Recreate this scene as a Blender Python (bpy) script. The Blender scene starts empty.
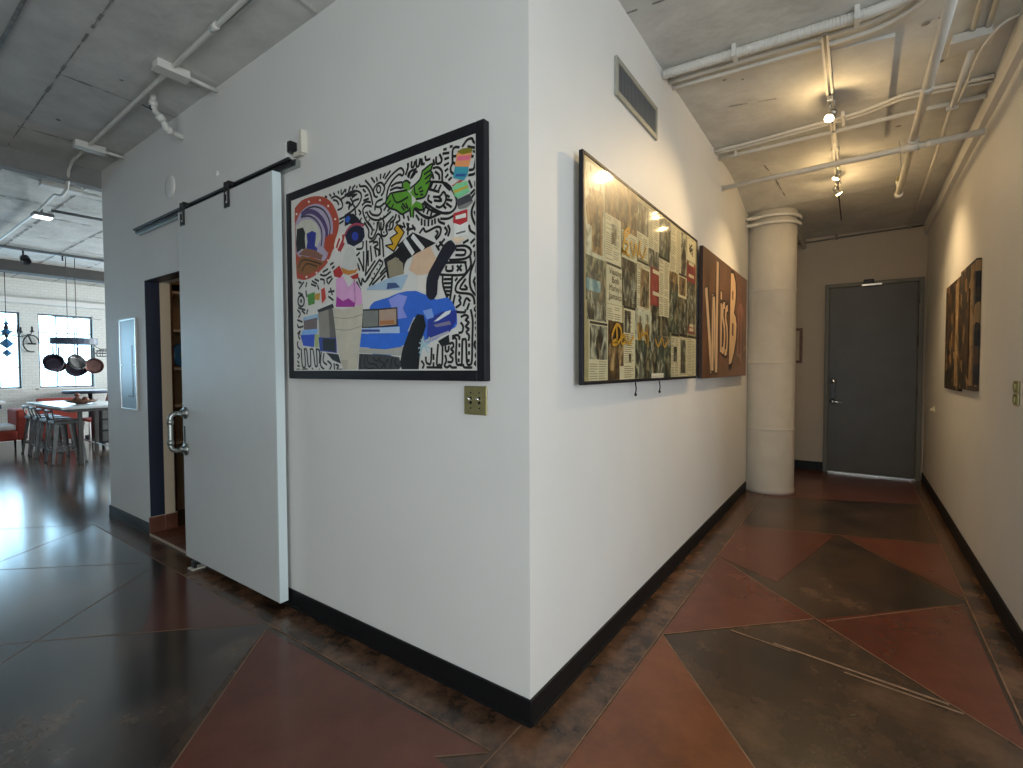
import bpy, bmesh, math, random
from mathutils import Vector, Matrix
SC = bpy.context.scene
COL = SC.collection
# ------------------------------------------------------------------ camera
cam_data = bpy.data.cameras.new('camera'); cam = bpy.data.objects.new('camera', cam_data); COL.objects.link(cam)
SC.camera = cam
F_PX, PITCH, ROLL, YAW = 486.414, math.radians(1.75579), math.radians(-0.20377), math.radians(35.3610)
cam_data.sensor_width = 36.0; cam_data.sensor_fit = 'HORIZONTAL'; cam_data.lens = 36.0 * F_PX / 1023.0
cam_data.clip_start = 0.05; cam_data.clip_end = 200
fw = Vector((-math.sin(YAW) * math.cos(PITCH), math.cos(YAW) * math.cos(PITCH), -math.sin(PITCH)))
rt = Vector((math.cos(YAW), math.sin(YAW), 0)); up = rt.cross(fw)
R_ = math.cos(ROLL) * rt + math.sin(ROLL) * up
U_ = -math.sin(ROLL) * rt + math.cos(ROLL) * up
cam.matrix_world = Matrix(((R_.x, U_.x, -fw.x, 1.0257), (R_.y, U_.y, -fw.y, -1.5641), (R_.z, U_.z, -fw.z, 1.4), (0, 0, 0, 1)))
# ------------------------------------------------------------------ exposure, sky, daylight
SC.view_settings.view_transform = 'Standard'; SC.view_settings.look = 'None'
SC.view_settings.exposure = 0.0; SC.view_settings.gamma = 1.0; SC.view_settings.use_curve_mapping = False
SC.cycles.use_denoising = True
SC.cycles.max_bounces = 10; SC.cycles.diffuse_bounces = 5; SC.cycles.glossy_bounces = 4; SC.cycles.transparent_max_bounces = 12
SC.cycles.sample_clamp_indirect = 6.0; SC.cycles.caustics_reflective = False; SC.cycles.caustics_refractive = False
world = bpy.data.worlds.new('daylight_sky'); SC.world = world; world.use_nodes = True
wn = world.node_tree.nodes; wl = world.node_tree.links; wn['Background'].inputs[0].default_value = (0.50, 0.79, 1.0, 1)
_tc = wn.new('ShaderNodeTexCoord'); _sx = wn.new('ShaderNodeSeparateXYZ'); _mr = wn.new('ShaderNodeMapRange')      # hazy bright sky in the west, dimmer in the east
_mr.inputs[1].default_value = -1.0; _mr.inputs[2].default_value = .2; _mr.inputs[3].default_value = 8.5; _mr.inputs[4].default_value = .9
wl.new(_tc.outputs['Generated'], _sx.inputs[0]); wl.new(_sx.outputs[0], _mr.inputs[0]); wl.new(_mr.outputs[0], wn['Background'].inputs[1])
def area(name, loc, rot, sx, sy, power, color):
    d = bpy.data.lights.new(name, 'AREA'); d.shape = 'RECTANGLE'; d.size = sx; d.size_y = sy; d.energy = power; d.color = color
    o = bpy.data.objects.new(name, d); COL.objects.link(o); o.location = loc; o.rotation_euler = rot
    return o
H = math.pi / 2
# sky glow outside the tall windows of the east wall (right of the camera); the other two lamps are added fill
area('daylight_east', (4.75, -2.15, 1.75), (0, H, 0), 2.3, 3.4, 214, (1.0, 0.975, 0.945))
area('fill_back', (2.3, -5.35, 1.35), (H, 0, 0), 3.4, 1.7, 140, (1.0, 0.965, 0.89))  # added behind an unseen window to brighten the left wall
area('fill_kitchen_back', (-8.6, 5.6, 1.9), (-H, 0, 0), 4.6, 1.9, 640, (1.0, 0.98, 0.94))  # added behind an unseen window to brighten the kitchen
# ------------------------------------------------------------------ materials
def nn(nt, t, **kw):
    n = nt.nodes.new(t)
    for k, v in kw.items(): setattr(n, k, v)
    return n
def mat(name, color, rough=0.5, metal=0.0, spec=0.5, vary=0.0, scale=6.0, bump=0.0, bscale=60.0, coat=0.0, color2=None, detail=4.0, coat_rough=0.05):
    m = bpy.data.materials.new(name); m.use_nodes = True; nt = m.node_tree; b = nt.nodes['Principled BSDF']
    c = (*color, 1)
    b.inputs['Base Color'].default_value = c; b.inputs['Roughness'].default_value = rough; b.inputs['Metallic'].default_value = metal
    b.inputs['Specular IOR Level'].default_value = spec; b.inputs['Coat Weight'].default_value = coat; b.inputs['Coat Roughness'].default_value = coat_rough
    tc = nn(nt, 'ShaderNodeTexCoord')
    if vary or color2:
        n = nn(nt, 'ShaderNodeTexNoise'); n.inputs['Scale'].default_value = scale; n.inputs['Detail'].default_value = detail; n.inputs['Roughness'].default_value = .62
        nt.links.new(tc.outputs['Object'], n.inputs['Vector'])
        r = nn(nt, 'ShaderNodeValToRGB'); r.color_ramp.elements[0].position = .35; r.color_ramp.elements[1].position = .65
        c2 = color2 if color2 else tuple(min(1, x * (1 + vary)) for x in color)
        c1 = color if color2 else tuple(x * (1 - vary) for x in color)
        r.color_ramp.elements[0].color = (*c1, 1); r.color_ramp.elements[1].color = (*c2, 1)
        nt.links.new(n.outputs['Fac'], r.inputs['Fac']); nt.links.new(r.outputs['Color'], b.inputs['Base Color'])
    if bump:
        n2 = nn(nt, 'ShaderNodeTexNoise'); n2.inputs['Scale'].default_value = bscale; n2.inputs['Detail'].default_value = 5
        nt.links.new(tc.outputs['Object'], n2.inputs['Vector'])
        bp = nn(nt, 'ShaderNodeBump'); bp.inputs['Strength'].default_value = bump; bp.inputs['Distance'].default_value = .01
        nt.links.new(n2.outputs['Fac'], bp.inputs['Height']); nt.links.new(bp.outputs['Normal'], b.inputs['Normal'])
    return m
def emit(name, color, strength):
    m = bpy.data.materials.new(name); m.use_nodes = True; b = m.node_tree.nodes['Principled BSDF']
    b.inputs['Base Color'].default_value = (*color, 1); b.inputs['Emission Color'].default_value = (*color, 1); b.inputs['Emission Strength'].default_value = strength
    return m
def lin(r, g, b):
    f = lambda v: (v / 255) / 12.92 if v <= 10 else ((v / 255 + .055) / 1.055) ** 2.4
    return (f(r), f(g), f(b))
M = {}
M['paint_dark'] = mat('bounce_cut_taupe', (0.24, 0.22, 0.19), .7, vary=.05)  # for unseen walls, darkened to cut bounce light in the hall
M['paint'] = mat('white_wall_paint', (0.745, 0.74, 0.72), .55, spec=.3, vary=.02, scale=1.5, bump=.05, bscale=90)
M['gypsum'] = mat('painted_end_wall', (0.52, 0.445, 0.35), .6, spec=.3, vary=.02, bump=.05)
M['ceil'] = mat('painted_board_formed_concrete', (0.55, 0.55, 0.53), .8, spec=.2, color2=(0.70, 0.70, 0.67), scale=3.0, bump=.6, bscale=16, detail=8)
M['beam'] = mat('shade_toned_beam', (0.24, 0.24, 0.235), .75, spec=.2, vary=.05)  # shade on the beam put into its grey; same paint as the ceiling
M['beam_dark'] = mat('dark_painted_beam', (0.085, 0.085, 0.082), .75, spec=.2, vary=.05)
M['seam'] = mat('dark_formwork_seam', (0.27, 0.265, 0.25), .9, vary=.3, scale=30)
M['pipe'] = mat('white_painted_pipe', (0.66, 0.65, 0.61), .5, vary=.04)
M['black_base'] = mat('black_vinyl_base', (0.007, 0.007, 0.008), .5, spec=.25)
M['grey_base'] = mat('grey_vinyl_base', (0.028, 0.026, 0.024), .6, spec=.2)
M['black'] = mat('black_satin', (0.012, 0.012, 0.014), .35)
M['frame_black'] = mat('black_wood_frame', (0.010, 0.010, 0.014), .5, spec=.3, vary=.2, scale=20)
M['door_white'] = mat('white_painted_door', (0.63, 0.645, 0.635), .45, spec=.4, vary=.015)
M['edge_white'] = mat('pale_door_edge', (0.66, 0.76, 0.78), .45)
M['steel'] = mat('brushed_steel', (0.62, 0.62, 0.60), .28, 1.0, vary=.06, scale=40)
M['panel_steel'] = mat('dull_steel_panel', (0.17, 0.185, 0.195), .36, 1.0, vary=.05, scale=5)
M['chrome'] = mat('polished_chrome', (0.78, 0.77, 0.74), .12, 1.0)
M['galv'] = mat('galvanised_pipe', (0.42, 0.45, 0.43), .38, 1.0, vary=.12, scale=25)
M['navy'] = mat('navy_jamb_paint', (0.016, 0.022, 0.045), .45, vary=.1)
M['cream'] = mat('cream_jamb_paint', (0.62, 0.52, 0.38), .6, vary=.03)
M['ochre_wall'] = mat('closet_warm_wall', (0.36, 0.24, 0.13), .7, vary=.06)
M['tile'] = mat('brown_floor_tile', (0.15, 0.055, 0.03), .45, vary=.2, scale=14)
M['grout'] = mat('pale_grout', (0.42, 0.33, 0.26), .8)
M['brass'] = mat('brass_plate', (0.40, 0.36, 0.17), .42, .75, vary=.1, scale=60)
M['vent'] = mat('bronze_grey_vent', (0.36, 0.36, 0.31), .5, .3, vary=.05)
M['vent_dark'] = mat('dark_louvre', (0.17, 0.18, 0.19), .5, .3)
M['column'] = mat('white_painted_concrete', (0.64, 0.61, 0.55), .65, spec=.3, vary=.04, scale=5, bump=.25, bscale=25)
M['door_grey'] = mat('charcoal_steel_door', (0.094, 0.090, 0.082), .42, spec=.4, vary=.07, scale=4)
M['door_frame'] = mat('taupe_door_frame', (0.15, 0.145, 0.12), .5)
M['wood'] = mat('brown_wood', (0.14, 0.06, 0.03), .45, vary=.3, scale=12)
M['beige'] = mat('beige_plastic', (0.5, 0.42, 0.30), .5)
M['ivory'] = mat('ivory_plastic', (0.66, 0.63, 0.54), .4)
M['red'] = mat('red_upholstery', (0.29, 0.036, 0.022), .75, vary=.12, scale=9, bump=.1)
M['cushion'] = mat('white_cushion', (0.75, 0.75, 0.74), .85, vary=.03)
M['gunmetal'] = mat('gunmetal_stool', (0.15, 0.15, 0.15), .38, .8, vary=.15, scale=18)
M['tabletop'] = mat('pale_table_top', (0.70, 0.75, 0.76), .22, vary=.06, coat=.4)
M['table_steel'] = mat('dark_table_steel', (0.10, 0.095, 0.09), .4, .7)
M['iron'] = mat('dark_iron', (0.025, 0.028, 0.035), .45, .5)
M['pan'] = mat('dark_pan_metal', (0.09, 0.07, 0.10), .35, .7, vary=.3, scale=8)
M['copper'] = mat('worn_copper', (0.16, 0.08, 0.07), .4, .7, vary=.3, scale=10)
M['bluewood'] = mat('blue_grey_rack_wood', (0.05, 0.075, 0.12), .5, vary=.2)
M['crystal'] = mat('blue_crystal', (0.05, 0.20, 0.42), .08, coat=.6)
M['fruit'] = mat('brown_fruit', (0.16, 0.06, 0.04), .5, vary=.2)
M['bulb'] = emit('lit_halogen_bulb', (1.0, 0.72, 0.34), 60)
M['panel_glow'] = emit('lit_diffuser', (0.85, 0.95, 1.0), 2.2)
def brick_mat():
    m = mat('white_painted_brick', (0.72, 0.73, 0.70), .6, spec=.3); nt = m.node_tree; b = nt.nodes['Principled BSDF']
    tc = nt.nodes['Texture Coordinate']; mp = nn(nt, 'ShaderNodeMapping'); mp.inputs['Rotation'].default_value = (0, H, H)
    mp.inputs['Rotation'].default_value = (H, 0, H)
    br = nn(nt, 'ShaderNodeTexBrick'); br.inputs['Scale'].default_value = 4.4; br.inputs['Mortar Size'].default_value = .018
    br.inputs['Color1'].default_value = (.74, .75, .72, 1); br.inputs['Color2'].default_value = (.70, .71, .68, 1); br.inputs['Mortar'].default_value = (.62, .63, .60, 1)
    sx = nn(nt, 'ShaderNodeSeparateXYZ'); cx = nn(nt, 'ShaderNodeCombineXYZ')
    nt.links.new(tc.outputs['Object'], sx.inputs[0]); nt.links.new(sx.outputs[1], cx.inputs[0]); nt.links.new(sx.outputs[2], cx.inputs[1])
    nt.links.new(cx.outputs[0], br.inputs['Vector']); nt.links.new(br.outputs['Color'], b.inputs['Base Color'])
    bp = nn(nt, 'ShaderNodeBump'); bp.inputs['Strength'].default_value = .5; bp.inputs['Distance'].default_value = .01; bp.invert = True
    nt.links.new(br.outputs['Fac'], bp.inputs['Height']); nt.links.new(bp.outputs['Normal'], b.inputs['Normal'])
    return m
M['brick'] = brick_mat()
def floor_mat(name, c1, c2, c3, nscale=1.6, rough=.27, coat=.10):
    m = bpy.data.materials.new(name); m.use_nodes = True; nt = m.node_tree; b = nt.nodes['Principled BSDF']
    tc = nn(nt, 'ShaderNodeTexCoord')
    n = nn(nt, 'ShaderNodeTexNoise'); n.inputs['Scale'].default_value = nscale; n.inputs['Detail'].default_value = 10; n.inputs['Roughness'].default_value = .72
    nt.links.new(tc.outputs['Object'], n.inputs['Vector'])
    r = nn(nt, 'ShaderNodeValToRGB'); e = r.color_ramp.elements; e[0].position = .38; e[0].color = (*c1, 1); e[1].position = .66; e[1].color = (*c3, 1)
    k = e.new(.5); k.color = (*c2, 1)
    nt.links.new(n.outputs['Fac'], r.inputs['Fac'])
    v = nn(nt, 'ShaderNodeTexNoise'); v.inputs['Scale'].default_value = 55; v.inputs['Detail'].default_value = 2; nt.links.new(tc.outputs['Object'], v.inputs['Vector'])
    r2 = nn(nt, 'ShaderNodeValToRGB'); r2.color_ramp.elements[0].position = .70; r2.color_ramp.elements[1].position = .80
    r2.color_ramp.elements[0].color = (0, 0, 0, 1); r2.color_ramp.elements[1].color = (.35, .35, .35, 1); nt.links.new(v.outputs['Fac'], r2.inputs['Fac'])
    mx = nn(nt, 'ShaderNodeMix', data_type='RGBA'); nt.links.new(r2.outputs['Color'], mx.inputs[0]); nt.links.new(r.outputs['Color'], mx.inputs[6]); mx.inputs[7].default_value = (.22, .15, .10, 1)
    nt.links.new(mx.outputs[2], b.inputs['Base Color'])
    b.inputs['Roughness'].default_value = rough
    b.inputs['Specular IOR Level'].default_value = .5; b.inputs['Coat Weight'].default_value = coat; b.inputs['Coat Roughness'].default_value = .13
    return m
M['fl_dark'] = floor_mat('dark_brown_stained_concrete', lin(40, 32, 27), lin(66, 50, 39), lin(98, 74, 56))
M['fl_hall'] = floor_mat('polished_dark_concrete', lin(32, 28, 26), lin(58, 48, 42), lin(102, 82, 66), 1.6, .19, .5)
M['fl_hall_red'] = floor_mat('polished_red_concrete', lin(76, 42, 36), lin(88, 50, 42), lin(100, 62, 52), 1.1, .20, .4)
M['fl_red'] = floor_mat('red_brown_stained_concrete', lin(88, 45, 33), lin(100, 54, 40), lin(114, 68, 50), 1.1)
M['fl_orange'] = floor_mat('orange_brown_stained_concrete', lin(98, 54, 31), lin(118, 66, 38), lin(130, 80, 52), 1.1)
M['fl_border'] = floor_mat('mottled_border_concrete', lin(32, 25, 20), lin(84, 60, 44), lin(118, 86, 64), 4.5)
M['fl_line'] = mat('pale_score_line', lin(122, 92, 68), .6, vary=.3, scale=9)
M['fl_scratch'] = mat('worn_floor_scratch', lin(130, 104, 84), .6, vary=.3, scale=20)
def glass_mat():
    m = bpy.data.materials.new('window_glass'); m.use_nodes = True; nt = m.node_tree
    for n in list(nt.nodes): nt.nodes.remove(n)
    o = nn(nt, 'ShaderNodeOutputMaterial'); mx = nn(nt, 'ShaderNodeMixShader'); t = nn(nt, 'ShaderNodeBsdfTransparent'); g = nn(nt, 'ShaderNodeBsdfGlossy'); g.inputs['Roughness'].default_value = .02
    t.inputs[0].default_value = (.95, .98, 1, 1); mx.inputs[0].default_value = .06
    nt.links.new(t.outputs[0], mx.inputs[1]); nt.links.new(g.outputs[0], mx.inputs[2]); nt.links.new(mx.outputs[0], o.inputs[0])
    return m
M['glass'] = glass_mat()
# ------------------------------------------------------------------ mesh helpers
class MB:
    def __init__(s): s.bm = bmesh.new()
    def face(s, pts, m=0):
        f = s.bm.faces.new([s.bm.verts.new(p) for p in pts]); f.material_index = m; return f
    def box(s, x0, x1, y0, y1, z0, z1, bev=0.0, m=0, mtx=None):
        b = bmesh.new(); bmesh.ops.create_cube(b, size=1.0)
        for v in b.verts: v.co = Vector(((x0 + x1) / 2 + v.co.x * (x1 - x0), (y0 + y1) / 2 + v.co.y * (y1 - y0), (z0 + z1) / 2 + v.co.z * (z1 - z0)))
        if bev: bmesh.ops.bevel(b, geom=list(b.edges), offset=bev, segments=2, profile=.5, affect='EDGES')
        s.merge(b, m, mtx)
        return s
    def merge(s, b, m=0, mtx=None):
        mp = {}
        for v in b.verts: mp[v] = s.bm.verts.new(mtx @ v.co if mtx else v.co)
        for f in b.faces:
            n = s.bm.faces.new([mp[v] for v in f.verts]); n.material_index = m; n.smooth = f.smooth
        b.free()
    def tube(s, pts, r, n=10, m=0, closed=False):
        P = [Vector(p) for p in pts]; rings = []; k = len(P); prev = None
        for i in range(k):
            if closed: d = P[(i + 1) % k] - P[i - 1]
            else: d = P[min(i + 1, k - 1)] - P[max(i - 1, 0)]
            d.normalize()
            if prev is None:
                a = Vector((0, 0, 1)) if abs(d.z) < .9 else Vector((1, 0, 0)); u = d.cross(a).normalized()
            else:
                u = prev - d * prev.dot(d)
                if u.length < 1e-5: u = d.orthogonal()
                u.normalize()
            prev = u; w = d.cross(u)
            rr = r[i] if isinstance(r, (list, tuple)) else r
            rings.append([s.bm.verts.new(P[i] + rr * (math.cos(2 * math.pi * j / n) * u + math.sin(2 * math.pi * j / n) * w)) for j in range(n)])
        for i in range(k if closed else k - 1):
            A, B = rings[i], rings[(i + 1) % k]
            for j in range(n):
                f = s.bm.faces.new((A[j], A[(j + 1) % n], B[(j + 1) % n], B[j])); f.smooth = True; f.material_index = m
        if not closed:
            f = s.bm.faces.new(list(reversed(rings[0]))); f.material_index = m
            f = s.bm.faces.new(rings[-1]); f.material_index = m
        return s
    def lathe(s, prof, c=(0, 0, 0), n=20, m=0, mtx=None, smooth=True):
        b = bmesh.new(); rings = []
        for r, z in prof:
            rings.append([b.verts.new((r * math.cos(2 * math.pi * j / n), r * math.sin(2 * math.pi * j / n), z)) for j in range(n)])
        for A, B in zip(rings, rings[1:]):
            for j in range(n):
                f = b.faces.new((A[j], A[(j + 1) % n], B[(j + 1) % n], B[j])); f.smooth = smooth
        b.faces.new(list(reversed(rings[0]))); b.faces.new(rings[-1])
        T = Matrix.Translation(c) @ mtx if mtx else Matrix.Translation(c)
        s.merge(b, m, T)
        return s
    def prism(s, pts, vec, m=0):
        v = Vector(vec); A = [s.bm.verts.new(p) for p in pts]; B = [s.bm.verts.new(Vector(p) + v) for p in pts]; n = len(A)
        fs = [s.bm.faces.new(list(reversed(A))), s.bm.faces.new(B)] + [s.bm.faces.new((A[i], A[(i + 1) % n], B[(i + 1) % n], B[i])) for i in range(n)]
        for f in fs: f.material_index = m
        return s
    def build(s, name, mats, parent=None, smooth=False):
        bmesh.ops.recalc_face_normals(s.bm, faces=list(s.bm.faces))
        me = bpy.data.meshes.new(name); s.bm.to_mesh(me); s.bm.free()
        for m in (mats if isinstance(mats, (list, tuple)) else [mats]): me.materials.append(M[m] if isinstance(m, str) else m)
        if smooth:
            for p in me.polygons: p.use_smooth = True
        o = bpy.data.objects.new(name, me); COL.objects.link(o)
        if parent: o.parent = parent; o.matrix_parent_inverse = parent.matrix_world.inverted()
        return o
def setp(o, label=None, cat=None, group=None, kind=None):
    if label: o['label'] = label
    if cat: o['category'] = cat
    if group: o['group'] = group
    if kind: o['kind'] = kind
    return o
def thing(name, label, cat, loc, group=None, rz=0.0):
    o = bpy.data.objects.new(name, None); COL.objects.link(o); o.location = loc; o.rotation_euler = (0, 0, rz); o.empty_display_size = .1
    o.matrix_world = Matrix.Translation(loc) @ Matrix.Rotation(rz, 4, 'Z')
    return setp(o, label, cat, group)
def struct(o, label=None): return setp(o, label, kind='structure')
def local(name, mb, mats, parent, smooth=False):      # mesh modelled around the parent's own origin
    o = mb.build(name, mats, None, smooth); o.parent = parent; return o
def dup(root, loc, rz, label=None):
    c = root.copy(); COL.objects.link(c); c.location = loc; c.rotation_euler = (0, 0, rz)
    if label: c['label'] = label
    for ch in list(root.children):
        d = ch.copy(); COL.objects.link(d); d.parent = c
        for g in list(ch.children):
            e = g.copy(); COL.objects.link(e); e.parent = d
    return c
def arc(c, r, a0, a1, n, ax='xy'):
    o = []
    for i in range(n + 1):
        a = a0 + (a1 - a0) * i / n; u, v = r * math.cos(a), r * math.sin(a)
        o.append({'xy': (c[0] + u, c[1] + v, c[2]), 'xz': (c[0] + u, c[1], c[2] + v), 'yz': (c[0], c[1] + u, c[2] + v)}[ax])
    return o
def smooth_line(p, sub=3):
    if len(p) < 3: return p
    o = []
    for i in range(len(p) - 1):
        p0, p1, p2, p3 = p[max(i - 1, 0)], p[i], p[i + 1], p[min(i + 2, len(p) - 1)]
        for k in range(sub):
            t = k / sub
            o.append(tuple(.5 * (2 * b + (c - a) * t + (2 * a - 5 * b + 4 * c - d) * t * t + (3 * b - a - 3 * c + d) * t ** 3) for a, b, c, d in zip(p0, p1, p2, p3)))
    o.append(p[-1]); return o
def ribbon(p, w):
    """outline of a brush stroke of width w along the 2-D points p -> list of quads"""
    L, Rr = [], []
    for i in range(len(p)):
        a, b = Vector(p[max(i - 1, 0)]), Vector(p[min(i + 1, len(p) - 1)])
        d = b - a
        if d.length < 1e-6: d = Vector((1, 0))
        d.normalize(); n = Vector((-d.y, d.x)) * w / 2; c = Vector(p[i])
        if i == 0: c = c - d * w * .3
        if i == len(p) - 1: c = c + d * w * .3
        L.append(c + n); Rr.append(c - n)
    return [(L[i], L[i + 1], Rr[i + 1], Rr[i]) for i in range(len(p) - 1)]
def text_faces(body, size):
    c = bpy.data.curves.new('lettering', 'FONT'); c.body = body; c.size = size; c.align_x = 'LEFT'
    o = bpy.data.objects.new('lettering', c); COL.objects.link(o)
    dg = bpy.context.evaluated_depsgraph_get(); dg.update()
    me = o.evaluated_get(dg).to_mesh(); fs = [[tuple(me.vertices[i].co[:2]) for i in p.vertices] for p in me.polygons]
    o.evaluated_get(dg).to_mesh_clear(); bpy.data.objects.remove(o); bpy.data.curves.remove(c)
    return fs
PAINT_COLOURS=[(18,18,20),(150,62,45),(150,140,160),(26,26,40),(68,52,92),(40,36,60),(170,170,158),(22,22,24),(38,44,120),(112,74,60),(118,76,34),(50,32,18),(210,190,180),(150,58,36),(205,190,180),(150,36,44),(16,17,28),(36,80,160),(20,22,44),(36,52,140),(140,58,76),(176,176,172),(170,110,40),(150,36,36),(190,140,180),(140,40,130),(140,162,180),(52,70,110),(42,88,178),(34,48,128),(190,196,206),(120,130,200),(110,140,215),(150,150,160),(110,105,130),(20,20,24),(132,158,182),(96,82,82),(110,150,200),(36,66,170),(150,160,110),(24,24,28),(122,116,106),(84,80,74),(40,54,130),(16,16,20),(24,24,26),(104,106,102),(150,128,112),(150,96,52),(150,172,204),(40,50,128),(36,92,188),(150,148,140),(52,52,54),(16,16,19),(140,170,180),(172,166,150),(130,124,110),(156,150,134),(16,16,18),(128,120,100),(24,24,34),(190,186,178),(186,158,132),(22,22,26),(190,190,188),(196,176,152),(80,132,40),(178,138,32),(205,132,84),(196,96,120),(52,134,150),(40,76,130),(112,106,22),(150,60,60),(112,178,130),(170,150,60),(58,58,62),(110,110,108),(196,196,192),(160,42,48),(206,200,190),(90,90,90),(70,122,52),(170,130,40),(168,52,40)]
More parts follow.
